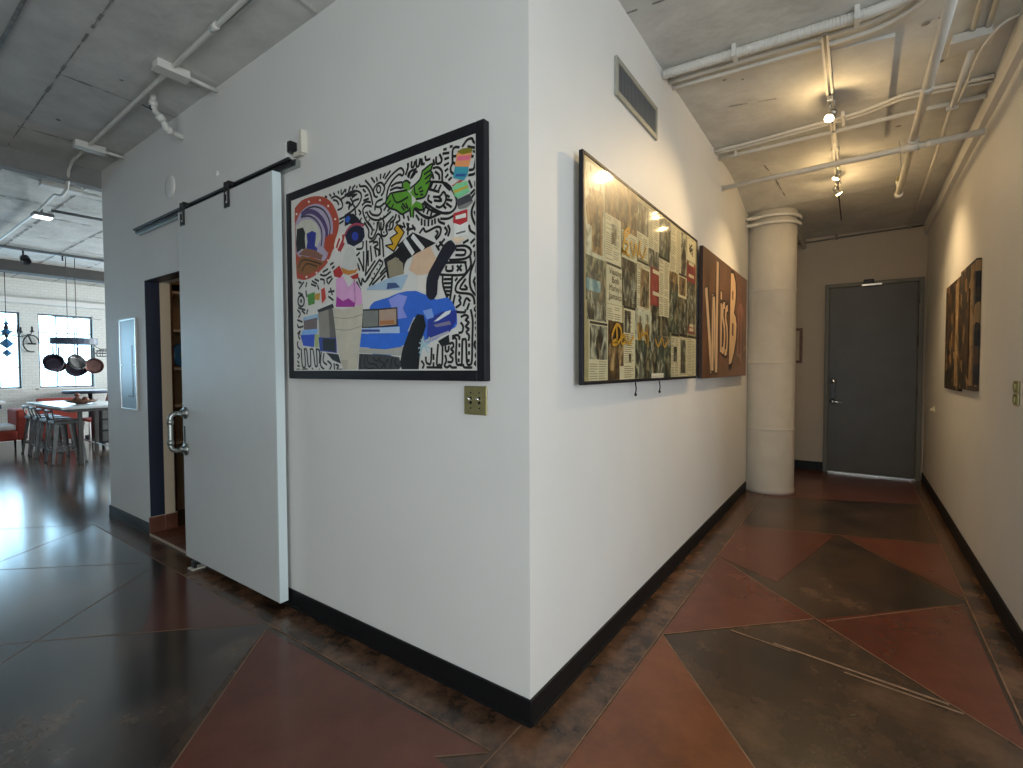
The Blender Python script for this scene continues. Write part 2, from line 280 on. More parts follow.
PAINT_MARKS=[(11,0,[570,932,629,938,678,927,699,903,684,871,634,845,568,830]),(11,0,[592,921,650,918]),(11,0,[614,907,635,881]),(11,0,[628,909,664,917]),(11,0,[620,870,639,889,678,890]),(11,0,[577,892,606,882,598,865]),(11,0,[580,957,574,947]),(11,0,[615,963,600,944]),(11,0,[636,956,633,946]),(11,0,[665,954,665,948]),(11,0,[686,959,693,948,734,939,767,898,783,843]),(11,0,[731,968,768,932,788,902]),(11,0,[794,883,789,910,815,932,847,932,869,906,859,883,846,873]),(11,0,[791,897,800,878,817,872]),(11,0,[776,971,798,945]),(11,0,[812,963,818,947]),(11,0,[842,971,841,952]),(11,0,[874,968,861,952]),(11,0,[909,970,873,945]),(11,0,[866,915,911,947,961,966,985,966,1000,947,991,932,967,942,923,923,891,888,881,844]),(11,0,[1027,974,1027,956,1012,932]),(11,0,[1032,915,1044,936,1072,940]),(11,0,[1053,910,1072,922]),(11,0,[917,900,948,907,987,903]),(11,0,[910,884,948,887,984,877]),(11,0,[713,929,730,914]),(11,0,[727,895,750,897]),(11,0,[716,876,753,877]),(11,0,[705,856,733,866,767,857]),(11,0,[773,836,739,847,711,835,714,808,738,769,771,737,778,724]),(11,0,[759,817,779,796,825,785,845,801,839,815]),(11,0,[739,816,759,787,805,765,857,765,909,785]),(11,0,[852,854,820,852,803,839,813,826,839,823,865,833]),(11,0,[799,816,800,831]),(11,0,[825,758,830,715]),(11,0,[857,756,863,738,850,712]),(11,0,[882,706,876,727,895,741,927,760]),(11,0,[946,765,933,743,908,735,901,715]),(11,0,[964,758,970,736,945,728]),(11,0,[648,847,655,819]),(11,0,[677,837,694,821,683,814]),(11,0,[697,794,686,773,717,759]),(11,0,[864,801,884,819]),(11,0,[890,792,903,802]),(11,0,[994,756,1000,739]),(11,0,[1024,743,1030,725]),(11,0,[994,719,1005,697]),(11,0,[1029,709,1017,684]),(11,0,[442,962,454,950]),(11,0,[477,962,485,951]),(11,0,[516,962,519,952]),(11,0,[457,939,496,941,541,909,548,875,510,869]),(11,0,[473,927,503,916,518,895]),(11,0,[534,917,586,927,650,931]),(11,0,[524,820,584,828,648,852]),(11,0,[585,895,614,881,599,856]),(11,0,[629,878,648,856]),(11,0,[539,964,545,940,572,959]),(11,0,[601,946,612,964]),(11,0,[630,951,651,962]),(11,0,[523,798,554,806]),(11,0,[403,960,418,952]),(11,0,[721,768,751,728,750,698,770,683,790,691,811,722,815,752]),(11,0,[745,768,778,728,770,703]),(11,0,[841,747,843,695,862,680,885,689,876,711,889,726]),(11,0,[756,670,790,674,820,699,849,669,852,651,857,587]),(11,0,[830,676,832,599]),(11,0,[783,662,810,662,816,648,789,639,822,622,822,596]),(11,0,[658,650,701,648,708,678]),(11,0,[733,678,734,595,722,513]),(11,0,[672,603,699,560,709,536,711,629]),(11,0,[763,648,771,577]),(11,0,[745,628,744,559]),(11,0,[796,626,805,594]),(11,0,[726,517,795,574]),(11,0,[752,461,847,550,834,569,821,570,732,494]),(11,0,[833,509,873,534]),(11,0,[773,463,872,517]),(11,0,[839,478,866,496]),(11,0,[670,505,690,467,698,502,718,482,760,513]),(11,0,[655,489,683,447]),(11,0,[895,704,920,708,927,732]),(11,0,[969,712,993,700]),(11,0,[1018,712,1029,690]),(11,0,[1053,698,1069,675]),(11,0,[1023,662,1029,682,1069,683]),(11,0,[679,629,651,615]),(11,0,[664,577,678,545]),(11,0,[144,543,171,535]),(11,0,[152,507,193,536]),(11,0,[224,530,214,511]),(11,0,[143,483,182,469]),(11,0,[275,534,317,515]),(11,0,[267,518,308,504]),(11,0,[301,541,334,528]),(11,0,[351,560,392,550,440,564]),(11,0,[376,571,417,581]),(11,0,[351,536,383,528,383,508]),(11,0,[415,510,408,530,447,539]),(11,0,[423,504,455,529]),(11,0,[438,479,453,445]),(11,0,[422,462,469,462]),(11,0,[441,601,465,608]),(11,0,[214,486,222,456]),(11,0,[325,505,333,485]),(11,0,[421,438,460,416]),(11,0,[140,400,202,384]),(11,0,[456,581,472,588]),(11,0,[131,389,157,367,139,348]),(11,0,[129,333,174,320]),(11,0,[128,308,137,292,182,295]),(11,0,[127,257,154,271,135,242,149,228]),(11,0,[125,211,125,186,147,170]),(11,0,[123,145,141,135,127,120]),(11,0,[122,104,135,94]),(11,0,[121,79,139,76]),(11,0,[113,56,139,56]),(11,0,[160,170,167,84,184,68,198,83,191,169]),(11,0,[191,169,213,163,224,83,241,73,250,88,248,167]),(11,0,[248,167,274,162,289,83,305,73,310,87,303,166]),(11,0,[303,166,332,155,331,92]),(11,0,[349,150,339,82,371,58]),(11,0,[373,140,364,101,396,82]),(11,0,[405,101,436,81,420,53]),(11,0,[166,56,215,58]),(11,0,[262,63,266,53]),(11,0,[330,58,330,48]),(11,0,[460,86,463,53]),(11,0,[475,81,499,76,483,57,529,55]),(11,0,[175,381,201,364]),(11,0,[228,382,219,363]),(11,0,[1390,297,1400,252,1397,174,1394,89,1384,74,1369,78,1365,119,1363,175,1350,178,1343,172,1339,78,1329,74,1311,78,1307,120,1310,181,1289,184]),(11,0,[1338,273,1361,279,1376,268,1361,258,1380,246,1361,232,1380,220,1365,209,1380,193,1377,175]),(11,0,[1311,295,1356,290,1361,299]),(11,0,[1336,248,1348,233,1343,210,1325,207]),(11,0,[1289,194,1315,198,1328,188,1325,181]),(11,0,[1327,160,1327,150]),(11,0,[1325,126,1325,116]),(11,0,[1322,97,1322,88]),(11,0,[1380,158,1380,149]),(11,0,[1379,126,1379,117]),(11,0,[1377,94,1377,87]),(11,0,[1410,296,1424,284,1414,273,1426,261]),(11,0,[1414,240,1426,247]),(11,0,[1416,225,1424,214]),(11,0,[1416,196,1428,188]),(11,0,[1428,147,1414,170,1409,151,1423,129,1413,111,1425,96,1408,77,1427,70]),(11,0,[1247,156,1250,133,1263,133,1268,152]),(11,0,[1274,163,1289,167,1294,151,1279,140,1294,128,1273,113,1289,101,1283,86,1262,86]),(11,0,[1247,114,1252,90,1241,71,1257,63,1273,71,1283,63,1309,63]),(11,0,[1231,157,1228,79,1212,75,1196,79,1205,162]),(11,0,[1166,147,1160,83,1143,80,1132,88,1130,108]),(11,0,[1177,119,1177,99]),(11,0,[1137,64,1225,63]),(11,0,[1177,83,1176,67]),(11,0,[1347,74,1354,63,1393,62]),(11,0,[1104,92,1118,76,1109,60]),(11,0,[1256,506,1358,495,1363,489,1357,445,1224,460]),(11,0,[1256,491,1257,473,1291,469,1292,488]),(11,0,[1318,485,1340,464]),(11,0,[1340,484,1318,466]),(11,0,[1313,567,1363,561,1392,540,1387,519,1353,509,1277,515]),(11,0,[1313,552,1358,545,1363,533,1353,525,1311,531]),(11,0,[1235,453,1237,412,1260,360]),(11,0,[1289,447,1286,399,1276,351]),(11,0,[1245,438,1287,434]),(11,0,[1245,421,1287,417]),(11,0,[1247,403,1284,400]),(11,0,[1255,387,1284,383]),(11,0,[1260,371,1278,368]),(11,0,[1387,515,1392,478,1362,444,1317,412,1312,378,1381,364,1405,347,1410,321]),(11,0,[1362,425,1332,391,1372,384,1359,400]),(11,0,[1307,426,1317,434]),(11,0,[1426,510,1392,456,1386,404,1401,370,1425,351]),(11,0,[1425,481,1418,449]),(11,0,[1416,427,1406,410,1425,397]),(11,0,[1411,402,1425,371]),(11,0,[1412,530,1414,512]),(11,0,[1327,361,1337,349,1327,343,1336,327,1311,314]),(11,0,[1351,318,1366,347,1386,334]),(11,0,[1381,323,1371,302]),(11,0,[1304,364,1293,330]),(11,0,[1410,299,1424,309]),(11,0,[1199,587,1215,566]),(11,0,[1226,595,1236,582]),(11,0,[1175,863,1260,837,1310,777,1315,735,1289,713,1243,716,1179,750,1130,787]),(11,0,[1163,831,1180,858]),(11,0,[1185,822,1202,842]),(11,0,[1212,813,1228,836]),(11,0,[1164,833,1217,811]),(11,0,[1185,797,1222,791,1244,806,1259,780,1248,755,1222,745,1201,753]),(11,0,[1217,788,1233,770,1190,780]),(11,0,[1264,786,1276,778]),(11,0,[1264,769,1290,760]),(11,0,[1261,753,1287,734]),(11,0,[1246,744,1256,735]),(11,0,[1158,808,1152,790,1174,774]),(11,0,[1107,736,1162,712,1222,718]),(11,0,[1135,762,1124,744]),(11,0,[1157,754,1146,732]),(11,0,[1179,742,1168,721]),(11,0,[1112,715,1112,691]),(11,0,[1131,707,1131,684]),(11,0,[1154,702,1153,680]),(11,0,[1176,698,1175,680]),(11,0,[1192,701,1194,683]),(11,0,[1227,696,1269,689,1299,696]),(11,0,[1213,697,1219,684,1248,671]),(11,0,[1100,657,1123,673,1139,655,1200,666,1226,656,1221,630,1199,614]),(11,0,[1199,649,1210,639,1194,623]),(11,0,[1250,656,1263,638,1252,625]),(11,0,[1268,660,1278,640,1268,618]),(11,0,[1220,599,1231,586]),(11,0,[1247,606,1209,577]),(11,0,[1425,739,1403,710,1398,682,1412,646,1427,633]),(11,0,[1413,690,1420,676]),(11,0,[1384,640,1393,617,1426,597]),(11,0,[1401,751,1425,764]),(11,0,[1413,777,1394,767]),(11,0,[1385,820,1399,791]),(11,0,[1418,809,1418,794]),(11,0,[1354,575,1378,582]),(11,0,[1393,569,1412,581]),(11,0,[1407,552,1412,557]),(11,0,[1352,967,1377,986,1401,985,1410,969,1422,961]),(11,0,[1332,968,1312,974,1297,963,1296,914,1286,898,1288,878,1306,865]),(11,0,[1381,959,1400,950,1419,945]),(11,0,[1410,933,1422,929]),(11,0,[1395,917,1407,912]),(11,0,[1388,863,1409,861,1417,881,1421,898]),(11,0,[1385,843,1409,841,1423,847]),(11,0,[1243,965,1276,960]),(11,0,[1253,940,1274,940]),(11,0,[1250,914,1273,918]),(11,0,[1255,890,1268,895]),(11,0,[1257,863,1270,871]),(11,0,[1275,848,1288,854]),(11,0,[1248,981,1261,979]),(11,0,[1284,983,1295,982]),(11,0,[1115,974,1115,951,1129,951]),(11,0,[1138,980,1143,963,1165,962]),(11,0,[1187,953,1192,932]),(11,0,[1203,960,1205,933,1229,931,1235,944,1224,966]),(11,0,[1186,918,1213,915,1237,891,1239,848,1280,806]),(11,0,[1197,900,1218,883,1221,864]),(11,0,[1181,892,1186,875]),(11,0,[1302,939,1322,936]),(11,0,[1302,913,1309,907]),(11,0,[1030,976,1029,960,1017,934]),(11,0,[1053,978,1053,954,1067,955,1073,973]),(11,0,[1082,979,1084,950,1099,951,1105,977]),(11,0,[1116,974,1121,953,1132,949]),(11,0,[1029,920,1041,937,1081,939]),(11,0,[1046,907,1064,927,1087,926]),(11,0,[1056,781,1090,750,1135,718,1168,710,1217,723]),(11,0,[1125,783,1158,749,1212,724,1279,711]),(11,0,[1079,737,1096,714]),(0,0,[737,812,736,809,732,808,728,810,726,814,728,818,732,819,736,817]),(0,0,[744,789,742,786,738,785,734,787,733,791,734,795,738,796,742,794]),(0,0,[764,773,762,769,758,768,754,770,753,775,755,778,758,779,762,777]),(0,0,[797,750,795,746,791,745,788,747,786,752,788,755,792,756,795,754]),(0,0,[869,771,867,767,864,766,860,769,859,773,860,776,864,777,868,775]),(0,0,[895,775,893,771,889,770,886,772,884,776,886,780,890,781,893,779]),(0,0,[843,767,842,763,838,763,834,765,833,769,834,773,838,774,842,771]),(0,0,[797,750,795,747,791,746,788,748,786,752,788,756,792,757,795,755]),(0,0,[796,720,795,717,791,716,787,718,786,722,787,726,791,727,795,725]),(0,0,[779,704,778,700,774,699,770,701,768,705,770,709,774,710,778,708]),(0,0,[865,734,864,731,860,730,856,732,855,736,856,740,860,741,864,738]),(0,0,[862,714,860,710,856,709,853,711,851,715,853,719,857,720,860,718]),(0,0,[868,698,866,694,863,693,859,695,857,700,859,703,863,704,866,702]),(0,0,[836,551,834,548,831,546,827,548,826,553,827,556,831,557,835,555]),(0,0,[816,532,814,528,811,527,807,529,805,534,807,537,811,538,815,536]),(0,0,[796,513,794,509,790,508,787,510,785,514,787,518,790,519,794,517]),(0,0,[779,493,777,489,773,488,769,490,768,494,769,498,773,500,777,497]),(9,0,[843,902,841,895,837,890,832,888,825,889,819,894,816,901,814,908,816,915,820,920,826,922,832,921,838,916,842,910,843,902]),(11,0,[198,433,195,420,186,410,174,406,161,407,149,413,140,425,138,438,141,451,150,461,162,465,176,464,188,457,196,446,198,433]),(0,0,[177,435,176,430,173,426,170,425,166,425,162,427,160,431,159,436,160,441,163,445,166,446,170,446,174,444,176,440]),(0,1,[121,953,184,980,263,984,346,973,418,947,472,904,509,846,520,803,511,763,491,729,467,678,418,614,360,583,293,557,207,547,145,561,128,585,119,828]),(0,2,[125,867,174,918,244,939,320,938,385,916,432,879,463,831,469,788,461,752,427,669,386,627,279,661,193,677,131,701]),(9,3,[191,915,252,928,320,922,385,893,431,842,446,792,437,756]),(26,4,[191,907,260,909,327,884,383,836,414,779,408,718]),(10,5,[182,892,251,886,310,859,358,812,373,762,364,711]),(0,6,[125,854,199,874,268,866,318,838,354,794,361,749,331,716,305,691,132,721]),(0,7,[140,834,198,834,219,801,213,768,220,712,185,718,136,705,128,756]),(0,8,[231,794,283,801,320,785,315,752,306,719,330,701,321,674,220,698,239,749]),(0,9,[149,693,212,719,305,696,379,657,362,635,279,661]),(0,10,[129,636,180,684,394,622,319,588,216,570,137,599]),(9,11,[147,623,201,659,361,614]),(9,11,[182,599,227,633,320,607]),(0,12,[267,959,263,955,255,955,249,960,249,965,256,967,264,964]),(0,12,[368,947,365,943,357,943,351,948,351,953,357,955,365,953]),(0,12,[440,903,437,899,429,899,423,904,424,909,430,911,437,909]),(0,12,[498,825,495,821,488,821,482,825,482,830,488,833,495,830]),(0,12,[148,915,144,911,135,911,129,916,129,922,136,924,144,921]),(0,12,[431,624,427,620,420,619,414,623,414,629,420,631,427,629]),(0,12,[234,561,230,556,222,556,216,560,216,566,223,568,231,566]),(0,12,[328,572,324,568,316,567,310,572,311,577,317,580,325,578]),(0,13,[397,744,445,760,484,744,479,694,474,677,419,666,388,694]),(0,14,[491,729,552,751,572,707,550,665,550,656,489,656,475,695]),(14,15,[521,720,498,682]),(16,15,[552,733,551,710,513,666]),(14,15,[558,692,528,660]),(0,16,[568,817,590,835,641,826,676,797,703,770,675,753,611,782,567,776]),(0,17,[571,816,597,825,615,808,596,789,575,797]),(0,18,[566,736,611,765,675,767,717,742,723,702,701,679,637,666,587,687]),(0,19,[675,710,672,701,665,694,654,692,643,694,633,699,626,708,623,718,626,727,633,733,644,735,655,734,665,728,672,719]),(12,20,[566,731,596,761,654,773,713,755]),(0,21,[579,666,630,665,658,614,664,569,606,549,562,563,548,574,549,624]),(0,22,[533,576,592,553,642,549,671,559,649,535,592,530,548,544]),(0,23,[464,566,518,587,548,542,524,522,475,536]),(0,23,[605,521,670,532,670,505,627,505]),(0,24,[490,521,547,528,591,469,641,500,634,505,690,446,702,347,638,383,487,400]),(0,25,[492,432,544,404,589,414,638,387,655,462,638,367,483,379]),(0,26,[738,452,891,481,1026,484,1002,448,977,418,731,442]),(0,27,[884,460,941,455,971,431,877,431]),(0,28,[753,356,786,380,890,392,958,406,1074,405,1196,356,1261,360,1304,314,1316,244,1272,219,1127,167,1114,256,1058,289,984,172,924,123,749,137]),(0,29,[1146,279,1233,301,1316,303,1311,254,1274,213,1139,188]),(0,30,[1179,261,1249,300,1283,305,1275,290,1206,264]),(0,31,[890,382,958,401,1017,386,987,333,1015,291,941,286]),(0,32,[1115,314,1169,320,1182,281,1141,274]),(0,33,[1122,184,1269,219,1269,210,1133,170]),(0,34,[1178,248,1275,260,1282,244,1195,237]),(0,35,[1205,177,1269,202,1274,160,1226,153]),(0,36,[187,344,329,355,328,321,186,322]),(0,37,[191,325,318,335,316,272,192,276]),(0,38,[178,275,320,275,315,243,163,247]),(0,39,[156,248,293,246,284,177,183,189]),(0,40,[293,246,332,244,324,176,291,176]),(0,41,[319,375,457,398,469,375,332,360]),(0,42,[329,360,459,376,483,219,336,225]),(0,43,[419,371,459,376,483,219,430,221]),(0,44,[328,229,483,219,487,141,337,156]),(0,45,[364,224,477,214,478,147,365,159]),(0,0,[394,145,499,134,522,85,450,105]),(0,46,[695,351,818,345,950,342,953,255,816,256,690,259]),(0,47,[705,343,816,337,814,262,701,264]),(0,48,[823,338,942,336,943,263,821,262]),(0,49,[827,287,928,284,928,266,827,269]),(0,50,[685,258,964,252,964,222,683,234]),(0,51,[683,253,826,246,826,235,683,241]),(0,52,[683,234,867,218,985,222,1078,237,1078,186,974,162,866,153,669,166]),(0,53,[669,163,866,150,974,159,1050,174,1022,136,962,118,865,126,663,139]),(0,54,[669,134,859,125,960,111,972,69,959,54,660,55]),(9,0,[690,129,675,79,682,57]),(9,0,[718,128,707,79,731,61,779,61]),(9,0,[732,123,738,88,792,79,812,61]),(9,0,[773,114,799,96,826,113]),(9,0,[819,96,852,82,832,61]),(9,0,[885,103,858,78,864,56]),(9,0,[910,107,897,56]),(9,0,[935,103,929,82,953,69]),(0,55,[984,152,1044,260,1080,302,1121,294,1134,245,1102,178,1086,50,1055,29,975,35,965,91]),(6,56,[1091,129,1154,196]),(6,56,[1085,149,1156,171]),(6,56,[1092,174,1156,147]),(6,56,[1102,188,1146,128]),(6,56,[1095,109,1120,197]),(0,57,[456,376,541,362,634,366,706,378,693,263,650,45,539,36,522,89,478,260]),(4,58,[465,326,587,314,698,326]),(4,58,[476,264,585,255,688,269]),(0,59,[523,104,582,103,569,38,539,36]),(0,60,[860,574,943,600,1029,653,1081,653,1080,613,1003,534,990,486,961,565,892,561,904,480,885,482]),(0,61,[883,556,943,573,991,538,996,490,899,481]),(0,62,[1257,590,1286,597,1316,562,1308,552,1277,522,1230,471,1208,435,1202,377,1169,356,1136,383,1142,453,1170,498,1209,543,1241,581]),(0,63,[1082,473,1137,462,1136,390,1081,415]),(0,64,[1030,504,1069,573,1159,598,1200,531,1147,471,1082,473]),(0,65,[954,624,1057,667,1199,597,1083,571,1019,550]),(22,66,[1006,636,1055,575]),(22,66,[1056,648,1118,585]),(0,67,[1288,604,1309,608,1364,592,1319,573]),(0,68,[1121,922,1182,939,1171,910,1181,896,1165,873,1170,860,1153,832,1131,806,1080,808,1042,844,1069,866,1103,887]),(0,68,[874,831,906,864,931,867,1022,860,1051,830,1053,789,1038,768,1009,762,985,760,948,785,905,802]),(0,68,[996,890,1017,902,1040,889,1046,855,1016,858,995,874]),(0,68,[1039,776,1080,800,1119,781,1124,756,1102,756,1068,771,1061,732,1044,737]),(9,0,[1121,922,1182,939,1171,910,1181,896,1165,873,1170,860,1153,832,1131,806,1080,808]),(9,0,[1046,863,1103,887,1121,922]),(9,0,[874,831,906,864,931,867,1022,860]),(9,0,[874,831,905,802,948,785,985,760,1009,762,1038,768]),(9,0,[995,874,993,895,1017,904,1043,886]),(9,0,[1044,737,1039,776]),(9,0,[1061,732,1068,771,1102,756,1124,756,1119,781]),(9,0,[925,860,955,817,1027,827]),(9,0,[1069,862,1074,833,1091,826]),(9,0,[991,806,1015,781]),(9,0,[985,795,1003,775]),(9,0,[1097,848,1114,853]),(9,0,[1103,835,1123,835]),(9,0,[1108,822,1122,819]),(9,0,[1132,904,1171,914]),(9,0,[1137,883,1170,895]),(9,0,[1142,862,1167,870]),(9,0,[912,834,893,821]),(9,0,[930,814,918,799]),(9,0,[1015,801,1027,778]),(0,69,[874,635,925,634,907,664,957,679,935,701,957,720,1002,676,931,600]),(7,0,[874,635,925,634]),(7,0,[925,634,907,664]),(7,0,[907,664,957,679]),(7,0,[957,679,935,701]),(7,0,[935,701,957,720]),(7,0,[957,720,1002,676]),(7,0,[1002,676,931,600]),(7,0,[931,600,874,635]),(0,70,[1321,947,1403,932,1395,901,1385,876,1310,894]),(0,71,[1327,933,1395,919,1390,902,1322,915]),(0,72,[1310,895,1385,876,1379,846,1358,828,1300,850]),(0,73,[1316,863,1371,852,1366,842,1311,853]),(0,74,[1321,952,1352,958,1396,949,1406,936,1395,930,1352,934]),(0,75,[1291,820,1336,834,1356,828,1311,812]),(0,76,[1293,809,1316,824,1375,822,1390,775,1325,761,1310,773]),(0,77,[1300,798,1380,803,1382,793,1308,785]),(0,78,[1315,757,1389,768,1406,733,1374,716,1330,717]),(0,79,[1330,728,1404,737,1406,730,1374,714,1335,715]),(0,80,[1302,662,1379,658,1381,604,1304,604]),(0,81,[1302,705,1377,708,1376,658,1337,650,1297,667]),(0,82,[1312,692,1369,693,1369,676,1312,677]),(7,83,[1316,618,1364,620]),(0,84,[231,465,299,473,297,410,238,405]),(0,85,[303,461,349,464,340,424,298,434]),(0,86,[358,480,390,489,401,430,364,405])]
CLIPPINGS=[('pale',70,550,272,983),('brown',134,594,250,878),('teal',75,376,282,575),('sky',81,421,227,473),('grey',88,291,291,378),('paper',105,1,311,290),('bar',115,273,303,285),('grey',115,113,303,267),('brown',276,803,469,999),('text',277,579,466,806),('grey',347,674,408,770),('bar',294,569,464,580),('blank',290,385,477,567),('text',291,289,479,382),('gold',311,11,523,303),('paper',451,12,503,83),('brown',469,774,675,1004),('paper',471,634,678,774),('dark',477,392,675,635),('bar',501,380,678,394),('paper',501,7,658,380),('dark',510,257,592,371),('dark',571,105,603,147),('grey',676,811,852,972),('text',678,672,854,811),('bar',690,651,857,661),('paper',680,391,890,649),('brown',731,411,869,621),('pale',658,208,911,396),('teal',660,11,914,226),('paper',853,756,1037,980),('grey',867,644,1029,759),('red',885,431,1092,658),('dark',911,257,1065,441),('grey',902,10,1279,267),('teal',1002,8,1280,202),('teal',1037,745,1236,985),('bar',1041,737,1234,749),('text',1036,386,1234,732),('dark',1091,271,1242,390),('paper',1234,318,1281,806),('text',1250,694,1497,984),('brown',1229,509,1428,689),('teal',1231,300,1628,573),('grey',1475,701,1609,984),('paper',1414,548,1608,704),('brown',1436,564,1585,685),('bar',1429,693,1608,704),('dark',1402,306,1629,546),('bar',1278,283,1438,298),('bar',1453,288,1628,304),('text',1272,5,1446,276),('dark',1322,115,1395,213),('paper',1446,14,1645,281),('grey',1477,36,1596,264),('paper',1602,827,1824,994),('doodle',1627,848,1798,980),('red',1614,670,1830,819),('dark',1618,554,1834,682),('grey',1620,319,1837,589),('red',1651,320,1816,372),('bar',1644,289,1846,303),('text',1653,-2,1855,285),('label',906,10,1123,42)]
GOLD_SCRIPT=[(16,[350,236,403,289,458,267,450,216,383,188,351,198,404,214]),(16,[403,284,408,197]),(14,[476,243,511,236,502,201,467,200,480,235,534,202]),(14,[547,247,566,195,626,242]),(14,[484,747,542,790,560,772,498,732,472,651]),(14,[506,717,551,709,507,658,472,668,575,653]),(14,[588,734,622,662,655,739,685,673,719,762]),(12,[719,707,756,677,807,743]),(13,[684,309,725,229,761,287,815,214]),(13,[700,228,830,272,847,196]),(13,[972,241,1020,202,1094,257,1133,202,1211,252])]
HEADLINE=[(301, 559), (473, 588), (302, 402)]
LETTERING=[('k',122,[107,687,295,64]),('c',78,[107,687,295,64]),('k',122,[321,80,332,660]),('c',78,[321,80,332,660]),('k',122,[353,646,444,63]),('c',78,[353,646,444,63]),('k',122,[458,63,479,957]),('c',78,[458,63,479,957]),('k',100,[625,626,619,234]),('k',100,[620,728,622,694]),('k',100,[747,639,694,616,682,529,748,447,761,326,718,237,672,235]),('k',100,[869,625,813,602,800,521,861,437,875,313,830,222,782,221]),('k',60,[1013,968,1128,976,1214,914,1246,824,1215,707,1156,607,1241,576,1292,504,1270,368,1175,231,1054,126,951,107,981,554,1013,968]),('c',58,[625,626,619,234]),('c',58,[620,728,622,694]),('c',58,[747,639,694,616,682,529,748,447,761,326,718,237,672,235]),('c',58,[869,625,813,602,800,521,861,437,875,313,830,222,782,221]),('c',0,[1013,968,1128,976,1214,914,1246,824,1215,707,1156,607,1241,576,1292,504,1270,368,1175,231,1054,126,951,107,981,554]),('b',0,[1073,811,1127,809,1122,725,1069,728]),('b',0,[1080,507,1152,503,1140,380,1067,395]),('r',70,[1382,627,1354,236]),('r',60,[1522,660,1508,160]),('r',90,[1362,635,1479,695,1596,647]),('g',36,[1316,215,1465,199]),('g',30,[1682,450,1671,265]),('g',30,[1693,265,1822,332])]
# ================================================================== THE SETTING
def interp(t, y):
    if y <= t[0][0]: return t[0][1]
    for (a, za), (c, zb) in zip(t, t[1:]):
        if y <= c: return za + (zb - za) * (y - a) / (c - a)
    return t[-1][1]
CEIL_L = [(1.0, 3.29), (1.6, 3.28), (3.5, 3.285), (3.85, 3.255), (4.4, 3.13), (5.0, 3.13), (6.25, 3.17)]    # over the corridor's left wall
CEIL_R = [(0.4, 3.29), (1.9, 3.20), (2.5, 3.15), (3.2, 3.14), (6.25, 3.17)]                                 # over its right wall
def zc(x, y):
    t = min(max(x / 1.7, 0), 1); return interp(CEIL_L, y) * (1 - t) + interp(CEIL_R, y) * t
ZK = 3.24       # kitchen ceiling
XW = -12.6      # inner face of the kitchen's window wall
# --- floor: one slab, stained in fields between score lines
b = MB()
FM = ['fl_dark', 'fl_red', 'fl_orange', 'fl_border', 'fl_line', 'fl_scratch', 'fl_hall', 'fl_hall_red']
b.box(-13.2, 5.2, -6.6, 6.9, -.2, -.001, m=0)
def fpoly(pts, m, z=0.0): b.face([(x, y, z) for x, y in pts], m)
# corridor: border strips and the crossing diagonals
fpoly([(0, 0), (.2, -.1), (.2, 6.25), (0, 6.25)], 3, .0004)
fpoly([(1.56, -1), (1.71, -1), (1.71, 6.25), (1.6, 6.25)], 3, .0004)
fpoly([(-.03, 0), (0, 0), (.2, -.1), (.2, -3), (-.03, -3)], 3, .0003)
def tri(k):      # one bay of the corridor pattern: 1.28 m long between two border corners
    return .95 + 1.28 * k
fpoly([(.21, .95), (.2, -1.2), (1.96, -1.2)], 2, .0003)
fpoly([(.21, .95), (.21, 2.23), (.86, 1.59)], 1, .0004)
fpoly([(.86, 1.59), (1.56, 2.30), (1.56, .92)], 1, .0004)
fpoly([(.2, 2.25), (.2, 3.11), (.9, 3.3), (.62, 2.0)], 1, .0003)
fpoly([(.95, 3.31), (1.6, 3.5), (1.6, 2.36)], 1, .0003)
fpoly([(.2, 4.3), (.2, 6.25), (1.6, 6.25), (1.6, 4.9)], 1, .0003)
# left hall: border strip, red triangles and dark fields
fpoly([(-4.62, 0), (0, 0), (-.03, -.19), (-4.62, -.19)], 3, .0004)
fpoly([(-1.55, -.23), (-.06, -.2), (-.2, -.33), (-.05, -.34), (-.05, -1.83), (-.92, -.9)], 1, .0004)
fpoly([(-12.6, -5), (-.95, -5), (-.95, -.95), (-1.55, -.24), (-1.56, -.19), (-4.62, -.19), (-4.62, 5), (-12.6, 5)], 6, .0002)
fpoly([(-3.0, -.2), (-1.62, -.2), (-2.06, -.63)], 7, .0004)
fpoly([(-4.6, -.2), (-3.2, -.2), (-3.25, -.3), (-4.08, -.86)], 6, .0003)
def fline(p, q, w=.0065, m=4, z=.0009):
    d = Vector((q[0] - p[0], q[1] - p[1])).normalized(); n = Vector((-d.y, d.x)) * w / 2
    fpoly([(p[0] + n.x, p[1] + n.y), (q[0] + n.x, q[1] + n.y), (q[0] - n.x, q[1] - n.y), (p[0] - n.x, p[1] - n.y)], m, z)
for p, q in [((.2, -.15), (.2, 6.2)), ((1.6, 6.2), (1.57, -1)), ((.21, .95), (.85, 1.59)), ((.21, 2.23), (1.56, .92)), ((.21, .95), (1.0, -.02)), ((.91, 1.6), (1.57, 2.30)), ((.2, 3.11), (1.65, 3.52)), ((1.57, 2.36), (.95, 3.3)),
             ((-.03, -.02), (-.03, -3)), ((-.05, -.19), (-4.61, -.19)), ((-4.61, -.19), (-4.08, -.86)), ((-4.08, -.86), (-3.5, -1.6)), ((-3.87, -.89), (-3.2, -.28)), ((-3.05, -.25), (-2.29, -1.12)), ((-2.6, -1.15), (-1.64, -.21)), ((-1.55, -.23), (-.92, -.9)), ((-.92, -.9), (.2, -2.1)), ((-.2, -.33), (-.05, -.2)),
             ((-4.61, -.19), (-4.61, 4)), ((-4.61, -.19), (-8, -3.5)), ((-6, 3), (-11, -2)), ((-6, -3), (-11, 2)), ((-8.5, -5), (-8.5, 4))]: fline(p, q)
for p, q, w in [((.50, 1.2), (.78, 1.16), .012), ((.70, 1.19), (1.36, 1.10), .016), ((1.0, 1.11), (1.4, 1.06), .012)]: fline(p, q, w, 5, .001)
struct(b.build('floor', FM))
